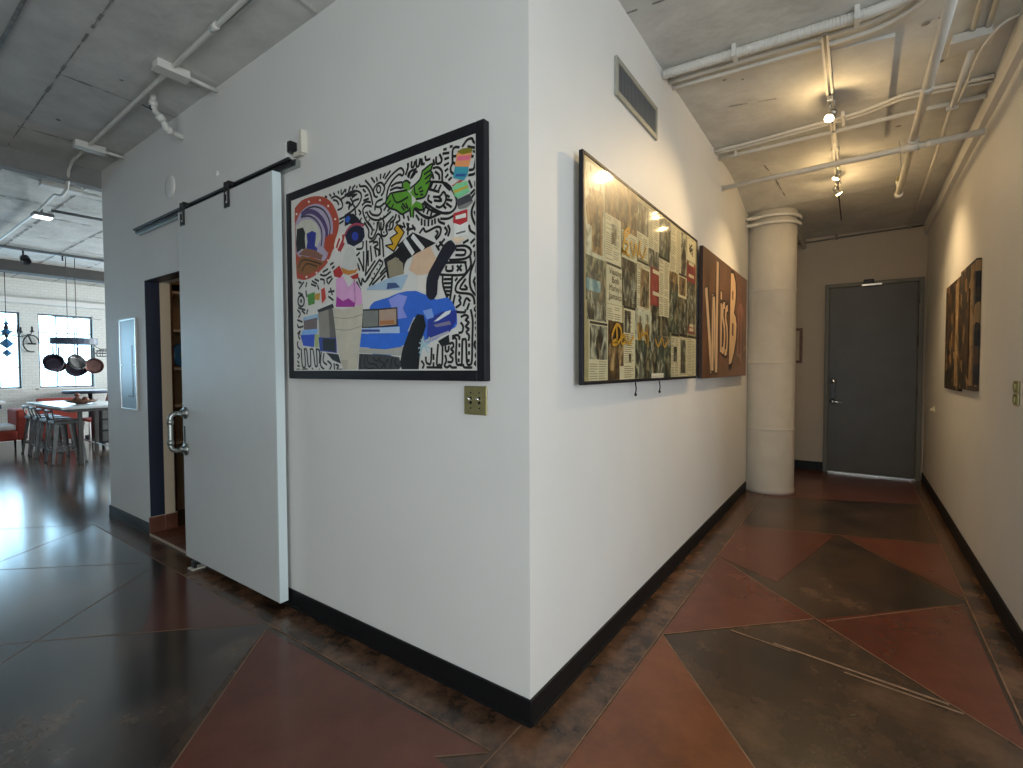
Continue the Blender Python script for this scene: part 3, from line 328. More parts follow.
# --- ceilings
b = MB(); ys = [-6.2, -3, 0, .4, 1.0, 1.6, 1.9, 2.5, 3.2, 3.5, 3.65, 3.85, 4.0, 4.2, 4.4, 5.0, 5.6, 6.6]; xs = [-4.9, 0, .3, .6, .9, 1.2, 1.7, 5.2]
for y0, y1 in zip(ys, ys[1:]):
    for x0, x1 in zip(xs, xs[1:]): b.face([(x0, y0, zc(x0, y0)), (x1, y0, zc(x1, y0)), (x1, y1, zc(x1, y1)), (x0, y1, zc(x0, y1))])
b.face([(-4.9, -6.2, 3.5), (5.2, -6.2, 3.5), (5.2, 6.6, 3.5), (-4.9, 6.6, 3.5)])
# formwork seams pressed into the concrete
def seam(p, q, w=.014, z=None):
    d = Vector((q[0] - p[0], q[1] - p[1])).normalized(); n = Vector((-d.y, d.x)) * w / 2
    random.seed(int(abs(p[0] * 100 + p[1] * 37))); L = math.hypot(q[0] - p[0], q[1] - p[1]); t = 0.0
    while t < L:
        s_ = random.uniform(.02, .09); t1 = min(L, t + s_); ww = random.uniform(.2, 1.25)
        if random.random() < .88:
            P = [(p[0] + d.x * u + n.x * ww * k, p[1] + d.y * u + n.y * ww * k) for u, k in ((t, 1), (t1, 1), (t1, -1), (t, -1))]
            b.face([(x, y, (zc(x, y) if z is None else z) - .003) for x, y in P], 1)
        t = t1 - .002 if t1 < L else L
for p, q in [((-4.84, -.63), (1.6, -.72)), ((-4.9, -1.35), (3, -1.35)), ((-3.14, -.66), (-3.15, 0)), ((-4.28, -.66), (-4.26, 0)), ((-1.9, -.67), (-1.9, -1.35)), ((-2.6, -1.35), (-2.6, -2)), ((0, .95), (1.17, 1.05)), ((0, .3), (1.7, .35)), ((0.3, 3.4), (0.4, 4.2)), ((.2, 2.2), (.55, 2.25))]: seam(p, q)
for x, y, rr in [(1.25, 3.05, .018), (.98, 1.98, .02), (1.0, 2.0, .012), (1.3, 1.85, .02), (1.36, 1.83, .015), (1.4, 2.25, .015), (-3.9, -.5, .015), (-2.9, -.4, .012), (.4, 1.9, .01), (.3, 1.85, .012)]:
    b.face([(x + rr * math.cos(a) * random.uniform(.7, 1.3), y + rr * math.sin(a), zc(x, y) - .0045) for a in [i * math.pi / 4 for i in range(8)]], 1)
# shallow dropped slab over the corridor with its raw edge
for y0, y1 in ((1.86, 2.5), (2.5, 3.24)):
    b.prism([(.86, y0, zc(.86, y0) + .01), (1.17, y0, zc(1.17, y0) + .01), (1.17, y0, zc(1.17, y0) - .022), (.86, y0, zc(.86, y0) - .001)], (0, y1 - y0, zc(1.17, y1) - zc(1.17, y0)), 0)
struct(b.build('ceiling', ['ceil', 'seam']))
b = MB(); b.box(-13.2, -4.9, -6.2, 6.6, ZK, 3.5)
for k in range(18): seam((-12.6, -5.4 + .6 * k), (-5.0, -5.4 + .6 * k), .03, ZK)
for k in range(12):
    for q in range(8): seam((-5.7 - .62 * k, -2.4 + 1.2 * q - .6 * (k % 2)), (-5.7 - .62 * k, -1.8 + 1.2 * q - .6 * (k % 2)), .028, ZK)
struct(b.build('ceiling_kitchen', ['ceil', 'seam']))
# beams
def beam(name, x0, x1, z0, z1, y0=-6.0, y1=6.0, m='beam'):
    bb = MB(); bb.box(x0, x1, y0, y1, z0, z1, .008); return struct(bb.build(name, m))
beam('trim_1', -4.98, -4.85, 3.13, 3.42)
beam('trim_2', -10.75, -10.45, 3.06, 3.3, m='beam_dark')
beam('trim_3', -12.62, -12.35, 2.74, 2.84, m='paint')
# --- walls
b = MB(); b.prism([(x, 0, z) for x, z in [(-4.85, 0), (-3.85, 0), (-3.85, 2.15), (-2.6, 2.15), (-2.6, 0), (0, 0), (0, 3.45), (-4.85, 3.45)]], (0, .18, 0))
struct(b.build('wall_left', 'paint'))
b = MB(); b.box(-.18, 0, .18, 6.25, 0, 3.45); struct(b.build('wall_corridor', 'paint'))
b = MB(); b.box(-4.85, -4.67, .18, 6.25, 0, 3.45); struct(b.build('wall_block', 'paint'))
b = MB(); b.box(-.18, 1.89, 6.25, 6.43, 0, 3.45); struct(b.build('wall_end', 'gypsum'))
b = MB(); b.box(1.71, 1.89, 1.62, 6.25, 0, 3.45); struct(b.build('wall_right', 'paint'))
b = MB(); b.box(1.672, 1.715, 1.62, 6.25, 3.02, 3.44, .004); struct(b.build('trim_4', 'paint'))
b = MB(); b.box(1.89, 4.3, 1.62, 1.8, 0, 3.45); struct(b.build('wall_return', 'paint'))
b = MB(); b.box(-12.8, .5, -5.1, -4.9, 0, 3.45); b.box(4.1, 4.5, -5.1, -4.9, 0, 3.45); b.box(.5, 4.1, -5.1, -4.9, 0, .6); b.box(.5, 4.1, -5.1, -4.9, 2.7, 3.45); struct(b.build('wall_back', 'paint_dark'))
def wall_with_holes(name, x0, x1, ya, yb, holes, z0, z1, m, top=3.45):
    bb = MB(); bb.box(x0, x1, ya, yb, 0, z0); bb.box(x0, x1, ya, yb, z1, top); y = ya
    for h0, h1 in holes: bb.box(x0, x1, y, h0, z0, z1); y = h1
    bb.box(x0, x1, y, yb, z0, z1); return struct(bb.build(name, m))
EH = [(-4.1 + 1.3 * k, -4.1 + 1.3 * k + 1.1) for k in range(3)]
wall_with_holes('wall_east', 4.3, 4.5, -4.9, 1.8, EH, .55, 2.8, 'paint_dark')
KH = [(-.17 + 1.135 * k, -.17 + 1.135 * k + .875) for k in range(-4, 4)]
wall_with_holes('wall_kitchen', -12.8, XW, -4.9, 4.8, KH, 1.05, 2.57, 'brick')
b = MB(); b.box(-12.8, -10.8, 4.8, 5.0, 0, 3.45); b.box(-6.4, -4.67, 4.8, 5.0, 0, 3.45); b.box(-10.8, -6.4, 4.8, 5.0, 0, 1.0); b.box(-10.8, -6.4, 4.8, 5.0, 2.8, 3.45); struct(b.build('wall_kitchen_back', 'brick'))
wi = 0
def window(x, y0, y1, z0, z1, cols, rows, depth):
    global wi
    wi += 1; bb = MB(); t = .028
    for a, c in ((y0, y0 + t), (y1 - t, y1)): bb.box(x - depth, x + depth, a, c, z0, z1)
    for a, c in ((z0, z0 + t), (z1 - t, z1)): bb.box(x - depth, x + depth, y0 + t, y1 - t, a, c)
    for k in range(1, cols): yy = y0 + (y1 - y0) * k / cols; bb.box(x - .012, x + .012, yy - .008, yy + .008, z0 + t, z1 - t)
    for r in rows: zz = z0 + (z1 - z0) * r; bb.box(x - .014, x + .014, y0 + t, y1 - t, zz - .010, zz + .010)
    fr = struct(bb.build('window_%d' % wi, 'table_steel'))
    g = MB(); g.box(x - .004, x + .004, y0 + .01, y1 - .01, z0 + .01, z1 - .01); g.build('window_pane', 'glass', fr)
    s_ = MB(); s_.box(x - .10, x + (.14 if x < 0 else -.02), y0 - .03, y1 + .03, z0 - .035, z0 - .002, .004) if x < 0 else s_.box(x - .16, x + .10, y0 - .03, y1 + .03, z0 - .035, z0 - .002, .004)
    s_.build('window_sill', 'paint', fr)
for a, c in KH: window(-12.70, a, c, 1.05, 2.57, 3, (.27, .75), .03)
for a, c in EH: window(4.42, a, c, .55, 2.8, 2, (.5,), .03)
wi += 1
b = MB(); b.box(-10.8, -6.4, 4.88, 4.92, 1.0, 1.05); b.box(-10.8, -6.4, 4.88, 4.92, 2.75, 2.8)  # unseen window added as the opening for the kitchen fill lamp
for k in range(6): x = -10.8 + 4.36 * k / 5; b.box(x, x + .04, 4.88, 4.92, 1.05, 2.75)
kb = struct(b.build('window_%d' % wi, 'table_steel')); g = MB(); g.box(-10.75, -6.45, 4.896, 4.904, 1.03, 2.77); g.build('window_pane', 'glass', kb)
wi += 1
b = MB(); b.box(.5, 4.1, -5.02, -4.98, .6, .64); b.box(.5, 4.1, -5.02, -4.98, 2.66, 2.7); b.box(.5, 4.1, -5.01, -4.99, 1.78, 1.81)  # unseen window added to let the back fill lamp in
for k in range(5): x = .5 + 3.56 * k / 4; b.box(x, x + .04, -5.02, -4.98, .64, 2.66)
kb = struct(b.build('window_%d' % wi, 'table_steel')); g = MB(); g.box(.53, 4.07, -5.004, -4.996, .62, 2.68); g.build('window_pane', 'glass', kb)
# --- baseboards
def base(name, pts, m='black_base', hgt=.105, t=.012):
    bb = MB(); (x0, y0), (x1, y1) = pts; bb.box(min(x0, x1), max(x0, x1), min(y0, y1), max(y0, y1), 0.001, hgt, .003)
    bb.box(min(x0, x1) - (.004 if x1 - x0 < .1 else 0), max(x0, x1) + (.004 if x1 - x0 < .1 else 0), min(y0, y1) - (.004 if abs(y1 - y0) < .1 else 0), max(y0, y1), 0.001, .014, .002)
    return struct(bb.build(name, m))
base('baseboard_left', ((-2.95, -.012), (.012, 0)))
base('baseboard_corridor', ((0, 0), (.012, 4.5)))
base('baseboard_far_left', ((-4.862, -.012), (-3.85, 0)), 'grey_base', .10)
base('baseboard_right', ((1.698, 1.62), (1.71, 6.25)))
base('baseboard_end', ((.01, 6.238), (.665, 6.25)), hgt=.12)
# --- the doorway behind the sliding door: jamb, tiled step and the closet room
b = MB(); b.box(-3.852, -3.845, .0, .105, .155, 2.15); b.box(-3.852, -2.6, .0, .105, 2.146, 2.152); struct(b.build('trim_5', 'navy'))
b = MB(); b.box(-3.852, -3.844, .105, .182, .155, 2.15); struct(b.build('trim_6', 'cream'))
b = MB(); b.box(-3.853, -3.838, -.012, .10, 0, .15, .003, 0); b.box(-3.853, -3.838, .104, .20, 0, .15, .003, 0); b.box(-3.853, -3.84, -.010, .20, .15, .156, .001, 1); b.box(-3.853, -3.845, .099, .105, 0, .15, 0, 1)
struct(b.build('baseboard_doorway', ['tile', 'grout']))
b = MB()
for i in range(5): b.box(-3.838 + i * .25, -3.838 + i * .25 + .244, -.005, .30, .0012, .02, .002, 0)
b.box(-3.838, -2.6, -.014, -.006, .001, .021, 0, 1)
for i in range(5): b.box(-3.838 + i * .25, -3.838 + i * .25 + .244, .306, 1.6, .0012, .02, .002, 0)
struct(b.build('floor_doorway', ['tile', 'grout']))
b = MB(); b.box(-4.6, -4.5, .18, 1.8, 0, 2.6); b.box(-1.8, -1.7, .18, 1.8, 0, 2.6); b.box(-4.6, -1.7, 1.7, 1.8, 0, 2.6); struct(b.build('wall_closet', 'ochre_wall'))
b = MB(); b.box(-4.6, -1.7, .18, 1.8, 2.6, 2.66); struct(b.build('ceiling_closet', 'ochre_wall'))
d = bpy.data.lights.new('closet_lamp', 'POINT'); d.energy = 2.5; d.color = (1, .72, .42); d.shadow_soft_size = .08
o = bpy.data.objects.new('closet_lamp', d); COL.objects.link(o); o.location = (-3.2, .9, 2.5)
sh = thing('closet_shelf_unit', 'wooden shelf unit inside the closet seen past the sliding door edge', 'shelf', (-4.3, .9, .02))
for z in (.70, 1.05, 1.40, 1.76, 2.12):
    b = MB(); b.box(-4.49, -4.22, .33, 1.5, z, z + .025, .003); b.build('shelf_board', 'cream', sh)
for y in (.30, 1.5):
    b = MB(); b.box(-4.49, -4.20, y, y + .03, .0012, 2.3, .003); b.build('side_panel', 'wood', sh)
b = MB(); b.lathe([(.09, -.035), (.115, -.03), (.12, 0), (.115, .03), (.09, .035)], (-4.32, .46, 1.546), 20, mtx=Matrix.Rotation(H, 4, 'Y')); b.lathe([(.05, -.02), (.05, .045)], (-4.32, .46, 1.546), 18, 1, mtx=Matrix.Rotation(H, 4, 'Y'))
setp(b.build('round_tin', ['crystal', 'gunmetal']), 'round teal tin standing on the closet shelf', 'tin')
b = MB(); b.lathe([(.08, 0), (.11, .03), (.115, .07), (.11, .07), (.09, .03)], (-4.34, .48, 2.1455), 18)
setp(b.build('dark_bowl', 'iron'), 'dark bowl on the upper closet shelf', 'bowl')
b = MB(); b.lathe([(.10, 0), (.11, .1), (.115, .86), (.105, .88), (.095, .86)], (-3.98, .46, .0205), 20); b.lathe([(.116, .78), (.121, .80), (.116, .82)], (-3.98, .46, .0205), 20, 1)
setp(b.build('tall_bin', ['navy', 'iron']), 'tall dark navy bin standing just inside the closet doorway', 'bin')

# ================================================================== CORRIDOR END
dr = MB(); fx0, fx1, ft = .668, 1.684, 2.51
dr.box(fx0, fx0 + .05, 6.205, 6.25, 0, ft, .004); dr.box(fx1 - .05, fx1, 6.205, 6.25, 0, ft, .004); dr.box(fx0 + .05, fx1 - .05, 6.205, 6.25, ft - .05, ft, .004)
door = struct(dr.build('door_1', 'door_frame'))
b = MB(); b.box(.722, 1.630, 6.218, 6.248, .022, 2.455, .003); b.build('door_panel', 'door_grey', door)
b = MB(); b.box(.72, 1.632, 6.20, 6.25, .0012, .016, .002); b.build('threshold', 'steel', door)
b = MB(); b.box(1.08, 1.19, 6.16, 6.22, 2.47, 2.53, .006); b.box(1.06, 1.27, 6.14, 6.165, 2.445, 2.47, .003, 1); b.build('door_closer', ['iron', 'steel'], door)
for z in (.30, 1.12, 1.74, 2.26):
    b = MB(); b.tube([(1.632, 6.205, z - .06), (1.632, 6.205, z + .06)], .011, 8); b.build('hinge', 'door_frame', door)
b = MB(); b.box(.745, .80, 6.206, 6.222, 1.0, 1.20, .004, 0)
for r in range(4):
    for c in range(2): b.box(.755 + c * .02, .768 + c * .02, 6.203, 6.208, 1.04 + r * .028, 1.058 + r * .028, .001, 1)
b.build('keypad', ['black', 'iron'], door)
b = MB(); b.lathe([(.035, 0), (.038, .012), (.022, .03), (.012, .034)], (.772, 6.22, 1.225), 18, mtx=Matrix.Rotation(H, 4, 'X')); b.build('deadbolt', 'chrome', door, True)
b = MB(); b.lathe([(.034, 0), (.036, .010), (.016, .022), (.014, .05)], (.772, 6.22, .955), 16, mtx=Matrix.Rotation(H, 4, 'X')); b.tube(smooth_line([(.772, 6.172, .955), (.80, 6.168, .953), (.845, 6.172, .945), (.868, 6.178, .94)]), .010, 8); b.build('door_lever', 'chrome', door)
# round concrete column with formwork rings, half buried in the corridor wall
b = MB(); cc = (.22, 4.68); prof = [(.252, 0.001), (.256, .03), (.25, .06), (.25, .09)]
for z in (.72, 1.46, 2.26): prof += [(.25, z - .022), (.2505, z - .007), (.2545, z), (.2505, z + .007), (.25, z + .022)]
prof += [(.25, 3.30)]
b.lathe(prof, (cc[0], cc[1], 0), 40); struct(b.build('column', 'column'))
for nm, z, rr, lb in [('thin_conduit', 3.06, .275, 'upper thin white conduit bent around the top of the round column'), ('thin_conduit', 2.985, .272, 'lower thin white conduit bent around the top of the round column')]:
    b = MB(); pts = [(.012, 4.33, z - .03), (.10, 4.40, z - .01)] + arc((cc[0], cc[1], z), rr, math.radians(-112), math.radians(40), 14) + [(.42, 5.02, z + .02), (.42, 5.6, z + .05), (.42, 6.24, z + .06)]
    b.tube(pts, .020, 8); setp(b.build(nm, 'pipe'), lb, 'conduit', 'thin conduits around the column top')
# small stool behind the column
st = thing('wooden_stool', 'dark wooden stool half hidden behind the round column', 'stool', (.28, 5.35, 0))
b = MB(); b.box(.10, .40, 5.18, 5.50, .52, .56, .012); b.box(.13, .37, 5.21, 5.47, .44, .52, .006); b.build('seat', 'wood', st)
for x, y in ((.13, 5.21), (.37, 5.21), (.13, 5.47), (.37, 5.47)):
    b = MB(); b.tube([(x, y, .45), (x + (.0 if x < .2 else -.03), y, .22), (x + (-.01 if x < .2 else .02), y, .0012)], [.024, .018, .016], 8); b.build('leg', 'wood', st)
# small framed picture and blank plate on the end wall
pf = thing('small_picture', 'small picture in a brown wooden frame beside the far door', 'picture', (.34, 6.25, 1.47))
b = MB()
for x0, x1, z0, z1 in ((.17, .205, 1.47, 1.95), (.375, .41, 1.47, 1.95), (.205, .375, 1.47, 1.505), (.205, .375, 1.915, 1.95)): b.box(x0, x1, 6.222, 6.2495, z0, z1, .003)
b.build('picture_frame', 'wood', pf); b = MB(); b.box(.203, .377, 6.235, 6.245, 1.503, 1.917); b.build('picture_print', 'beige', pf)
b = MB(); b.box(.33, .415, 6.243, 6.2495, 1.18, 1.29, .003); b.box(.36, .385, 6.238, 6.244, 1.21, 1.26, .002)
setp(b.build('wall_switch', 'beige'), 'beige switch plate on the end wall beside the column', 'switch')

# ================================================================== LEFT WALL
sd = thing('sliding_door', 'big white sliding slab door hung on a wall track', 'door', (-2.3, -.058, .05)); sd['kind'] = 'thing'
b = MB(); b.box(-2.935, -1.675, -.083, -.032, .052, 2.522, .003); b.build('door_slab', 'door_white', sd)
b = MB(); b.box(-1.677, -1.668, -.083, -.032, .052, 2.522, .001); b.build('edge_band', 'edge_white', sd)['label'] = 'pale bluish front edge'
for x in (-2.85, -2.195):
    hg = MB()
    hg.box(x - .032, x - .014, -.092, -.0835, 2.43, 2.575, .002); hg.box(x + .014, x + .032, -.092, -.0835, 2.43, 2.575, .002); hg.box(x - .032, x + .032, -.092, -.0835, 2.415, 2.437, .002)
    hg.box(x - .032, x + .032, -.090, -.058, 2.545, 2.575, .002)
    hgo = hg.build('hanger_strap', 'black', sd)
    for z in (2.445, 2.50):
        s_ = MB(); s_.lathe([(.007, 0), (.007, .012)], (x, -.083, z), 8, mtx=Matrix.Rotation(H, 4, 'X')); s_.build('bolt', 'steel', hgo)
hx, hz0, hz1 = -2.885, .835, 1.095
b = MB(); pts = [(hx, -.083, hz1), (hx, -.145, hz1)] + arc((hx, -.145, hz1 - .035), .035, math.pi / 2, math.pi, 5, 'yz') + arc((hx, -.145, hz0 + .035), .035, math.pi, 1.5 * math.pi, 5, 'yz') + [(hx, -.145, hz0), (hx, -.083, hz0)]
b.tube(pts, .0165, 12); ph = b.build('pipe_handle', 'galv', sd)
for z in (hz0, hz1):
    b = MB(); b.lathe([(.044, 0), (.044, .008), (.026, .012), (.024, .030)], (hx, -.083, z), 20, mtx=Matrix.Rotation(H, 4, 'X')); b.build('flange', 'galv', ph)
for z in (hz0 + .005, hz1 - .005):
    b = MB(); b.tube([(hx, -.18, z - .07 if z > .96 else z + .035), (hx, -.18, z - .035 if z > .96 else z + .07)], .022, 12); b.build('elbow_collar', 'galv', ph)
b = MB(); b.box(-2.915, -2.895, -.086, -.082, .88, 1.0, .001); b.build('lock_plate', 'black', sd)
tr = thing('door_track', 'long sliding door track with black rail above the slab door', 'track', (-2.75, 0, 2.55))
b = MB(); b.box(-3.90, -1.60, -.040, -.0005, 2.572, 2.680, .003); b.build('fascia_board', 'paint', tr)
b = MB(); b.box(-3.90, -1.55, -.056, -.041, 2.562, 2.576, .002); b.box(-3.90, -1.55, -.040, -.030, 2.540, 2.570, .002); b.build('rail', 'black', tr)
b = MB(); b.box(-3.90, -1.52, -.029, -.0005, 2.530, 2.568, .002); b.build('back_rail', 'galv', tr)
b = MB(); b.box(-1.585, -1.552, -.042, -.0005, 2.612, 2.672, .003); b.build('end_cap', 'black', tr)
b = MB(); b.box(-1.478, -1.452, -.036, -.0005, 2.585, 2.71, .004); b.box(-1.545, -1.47, -.03, -.0005, 2.58, 2.605, .003); b.build('door_stop', 'ivory', tr)
gd = MB(); gd.box(-2.80, -2.73, -.125, -.035, .0012, .010, .002); gd.box(-2.79, -2.74, -.108, -.088, .010, .055, .003, 1)
setp(gd.build('floor_guide', ['ivory', 'black']), 'small white floor guide under the sliding door', 'door guide')
def disc(x, z, r, t, name, lb, cat):
    bb = MB(); bb.lathe([(r, 0), (r, t * .5), (r * .93, t * .9), (r * .4, t)], (x, 0, z), 28, mtx=Matrix.Rotation(H, 4, 'X')); return setp(bb.build(name, 'paint'), lb, cat)
disc(-3.27, 2.80, .085, .014, 'wall_speaker', 'larger round white disc on the wall above the sliding door track', 'disc')
disc(-2.50, 2.712, .028, .018, 'wall_sensor', 'small round white sensor just above the sliding door track', 'sensor')
wp = thing('steel_wall_panel', 'tall polished steel panel on the wall left of the doorway', 'panel', (-4.23, 0, 1.05))
b = MB(); b.box(-4.43, -4.045, -.012, -.0005, 1.055, 1.85, .003); b.build('plate', 'panel_steel', wp)
b = MB(); b.box(-4.155, -4.125, -.0135, -.0118, 1.18, 1.62, 0); b.box(-4.25, -4.12, -.0135, -.0118, 1.165, 1.18); b.build('slot', 'black', wp)
b = MB()
for x0, x1, z0, z1 in ((-4.435, -4.42, 1.05, 1.855), (-4.055, -4.04, 1.05, 1.855), (-4.42, -4.055, 1.05, 1.065), (-4.42, -4.055, 1.84, 1.855)): b.box(x0, x1, -.017, -.0005, z0, z1, .002)
b.build('rim', 'steel', wp)
for x in (-4.39, -4.08):
    b = MB(); b.lathe([(.008, 0), (.006, .006)], (x, -.012, 1.45), 8, mtx=Matrix.Rotation(H, 4, 'X')); b.build('screw', 'steel', wp)
sw = thing('light_switch', 'square brass plate with two toggle switches under the black framed painting', 'switch', (-.265, 0, 1.21))
b = MB(); b.box(-.326, -.204, -.008, -.0005, 1.21, 1.33, .004)
for x in (-.288, -.242):
    for z in (1.238, 1.302): b.lathe([(.004, 0), (.003, .002)], (x, -.008, z), 8, 1, mtx=Matrix.Rotation(H, 4, 'X'))
    b.box(x - .006, x + .006, -.0092, -.0078, 1.255, 1.285, 0, 1)
b.build('plate', ['brass', 'iron'], sw)
for x in (-.288, -.242):
    b = MB(); b.tube([(x, -.008, 1.268), (x, -.018, 1.274), (x, -.026, 1.281)], [.007, .006, .005], 8); b.build('toggle', 'chrome', sw)
# ---- the black framed street-art painting
pt = thing('framed_painting', 'large black framed doodle painting with a blue car and white cup', 'painting', (-.93, 0, 1.345))
b = MB(); x0, x1, z0, z1 = -1.616, -.188, 1.351, 2.390; w = .044
for a in ((x0, x0 + w, z0, z1), (x1 - w, x1, z0, z1), (x0 + w, x1 - w, z0, z0 + w), (x0 + w, x1 - w, z1 - w, z1)): b.box(a[0], a[1], -.036, -.0005, a[2], a[3], .004)
b.build('frame', 'frame_black', pt)
b = MB(); b.box(x0 + .02, x1 - .02, -.0295, -.004, z0 + .02, z1 - .02)
M['canvas'] = mat('painting_canvas', (.74, .73, .69), .5, vary=.02, coat=.15); PM = ['canvas']
for i, c in enumerate(PAINT_COLOURS):
    k = 'paint_%d' % i; M[k] = mat('artist_paint_%d' % i, tuple(min(.85, v * 1.5) for v in lin(*c)), .45, vary=.05, scale=20, coat=.15); PM.append(k)
def P2(f): return [f[i:i + 2] for i in range(0, len(f), 2)]
lim = lambda u, v: (min(max(u, -X_ART + x0 + w + .006), -X_ART + x1 - w - .006), min(max(v, -1.345 + z0 + w + .006), -1.345 + z1 - w - .006))
X_ART = -1.655
for n, (wd, ci, f) in enumerate(PAINT_MARKS):
    p = [(u / 1000, v / 1000) for u, v in P2(f)]; y = -.0302 - n * .000006
    if wd: polys = ribbon(smooth_line(p), wd / 1000)
    else: polys = [smooth_line(p + [p[0]], 2)[:-1]] if len(p) > 12 else [p]
    for q in polys:
        q = [lim(*c) for c in q]
        b.face([(X_ART + u, y, 1.345 + v) for u, v in q], ci + 1)
b.build('canvas', PM, pt)

# ================================================================== CORRIDOR WALL
vt = thing('air_vent', 'long dark louvred air vent high on the corridor wall', 'vent', (0, 1.1, 2.79))
b = MB()
for y0, y1, z0_, z1_ in ((.79, .815, 2.79, 2.985), (1.385, 1.41, 2.79, 2.985), (.815, 1.385, 2.79, 2.818), (.815, 1.385, 2.957, 2.985)): b.box(.0005, .016, y0, y1, z0_, z1_, .003)
b.build('vent_frame', 'vent', vt)
b = MB(); b.box(.0005, .003, .81, 1.39, 2.81, 2.965, 0)
for i in range(29):
    y = .825 + i * .0195; b.box(.003, .012, y, y + .006, 2.818, 2.957)
b.build('louvres', 'vent_dark', vt)
# ---- big collage of clippings
cg = thing('clipping_collage', 'large black edged collage of newspaper clippings and old photographs', 'collage', (0, 1.25, 1.33))
b = MB(); Y0, Y1, Z0, Z1 = .343, 2.19, 1.328, 2.346; w = .017
for a in ((Y0, Y0 + w, Z0, Z1), (Y1 - w, Y1, Z0, Z1), (Y0 + w, Y1 - w, Z0, Z0 + w), (Y0 + w, Y1 - w, Z1 - w, Z1)): b.box(.032, .053, a[0], a[1], a[2], a[3], .003)
b.build('frame', 'frame_black', cg)
for y in (.55, 1.9):
    b = MB(); b.box(.0005, .037, y, y + .06, 1.45, 2.2); b.build('cleat', 'wood', cg)
def photo_mat(name, dark, mid, light, sc=14):
    m = mat(name, mid, .4, coat=.5, coat_rough=.07); nt = m.node_tree; bb = nt.nodes['Principled BSDF']; tc = nt.nodes['Texture Coordinate']
    mp = nn(nt, 'ShaderNodeMapping'); mp.inputs['Scale'].default_value = (1, 1.6, .9); nt.links.new(tc.outputs['Object'], mp.inputs['Vector'])
    n = nn(nt, 'ShaderNodeTexNoise'); n.inputs['Scale'].default_value = sc; n.inputs['Detail'].default_value = 6; n.inputs['Distortion'].default_value = .8; nt.links.new(mp.outputs[0], n.inputs['Vector'])
    r = nn(nt, 'ShaderNodeValToRGB'); e = r.color_ramp.elements; e[0].position = .36; e[0].color = (*dark, 1); e[1].position = .66; e[1].color = (*light, 1); k = e.new(.5); k.color = (*mid, 1)
    nt.links.new(n.outputs['Fac'], r.inputs['Fac']); nt.links.new(r.outputs['Color'], bb.inputs['Base Color']); return m
KM = ['backing', 'pale', 'brown', 'teal', 'grey', 'dark', 'gold', 'red', 'paper', 'ink', 'sky', 'script', 'label', 'lines']
for k, a in {'pale': (lin(120, 118, 96), lin(176, 176, 146), lin(204, 200, 168)), 'brown': (lin(78, 60, 38), lin(122, 98, 62), lin(166, 140, 92)), 'teal': (lin(28, 36, 30), lin(62, 74, 58), lin(142, 140, 104)), 'grey': (lin(40, 42, 36), lin(100, 100, 82), lin(176, 174, 144)),
             'dark': (lin(26, 24, 18), lin(56, 52, 38), lin(128, 120, 88)), 'gold': (lin(26, 20, 12), lin(52, 38, 18), lin(112, 82, 34)), 'red': (lin(96, 26, 24), lin(124, 40, 34), lin(150, 66, 54))}.items(): M['c_' + k] = photo_mat('clipping_' + k, *a, sc=16 if k != 'red' else 5)
M['c_backing'] = mat('collage_backing', lin(150, 140, 100), .4, vary=.12, scale=10, coat=.5, coat_rough=.07)
M['c_paper'] = mat('yellowed_newsprint', lin(196, 188, 150), .45, vary=.06, scale=7, coat=.5, coat_rough=.07)
M['c_ink'] = mat('newsprint_ink', lin(44, 42, 34), .5, coat=.5); M['c_sky'] = photo_mat('clipping_sky', lin(70, 110, 120), lin(110, 150, 150), lin(160, 180, 160))
M['c_script'] = mat('gold_paint_script', lin(206, 156, 40), .35, .2, coat=.6); M['c_label'] = mat('title_label', lin(206, 200, 180), .5); M['c_lines'] = mat('newsprint_text_lines', lin(128, 120, 94), .5, coat=.5, coat_rough=.07)
b = MB(); b.box(.036, .0498, Y0 + .012, Y1 - .012, Z0 + .012, Z1 - .012, 0, 0)
random.seed(4)
def cq(u0, v0, u1, v1, m, lay):
    Yc = lambda u: min(max(.30 + u / 1000, Y0 + w), Y1 - w); Zc = lambda v: min(max(1.33 + v / 1000, Z0 + w), Z1 - w)
    b.face([(.05 + lay * .00004, Yc(u0), Zc(v0)), (.05 + lay * .00004, Yc(u1), Zc(v0)), (.05 + lay * .00004, Yc(u1), Zc(v1)), (.05 + lay * .00004, Yc(u0), Zc(v1))], m)
lay = 1
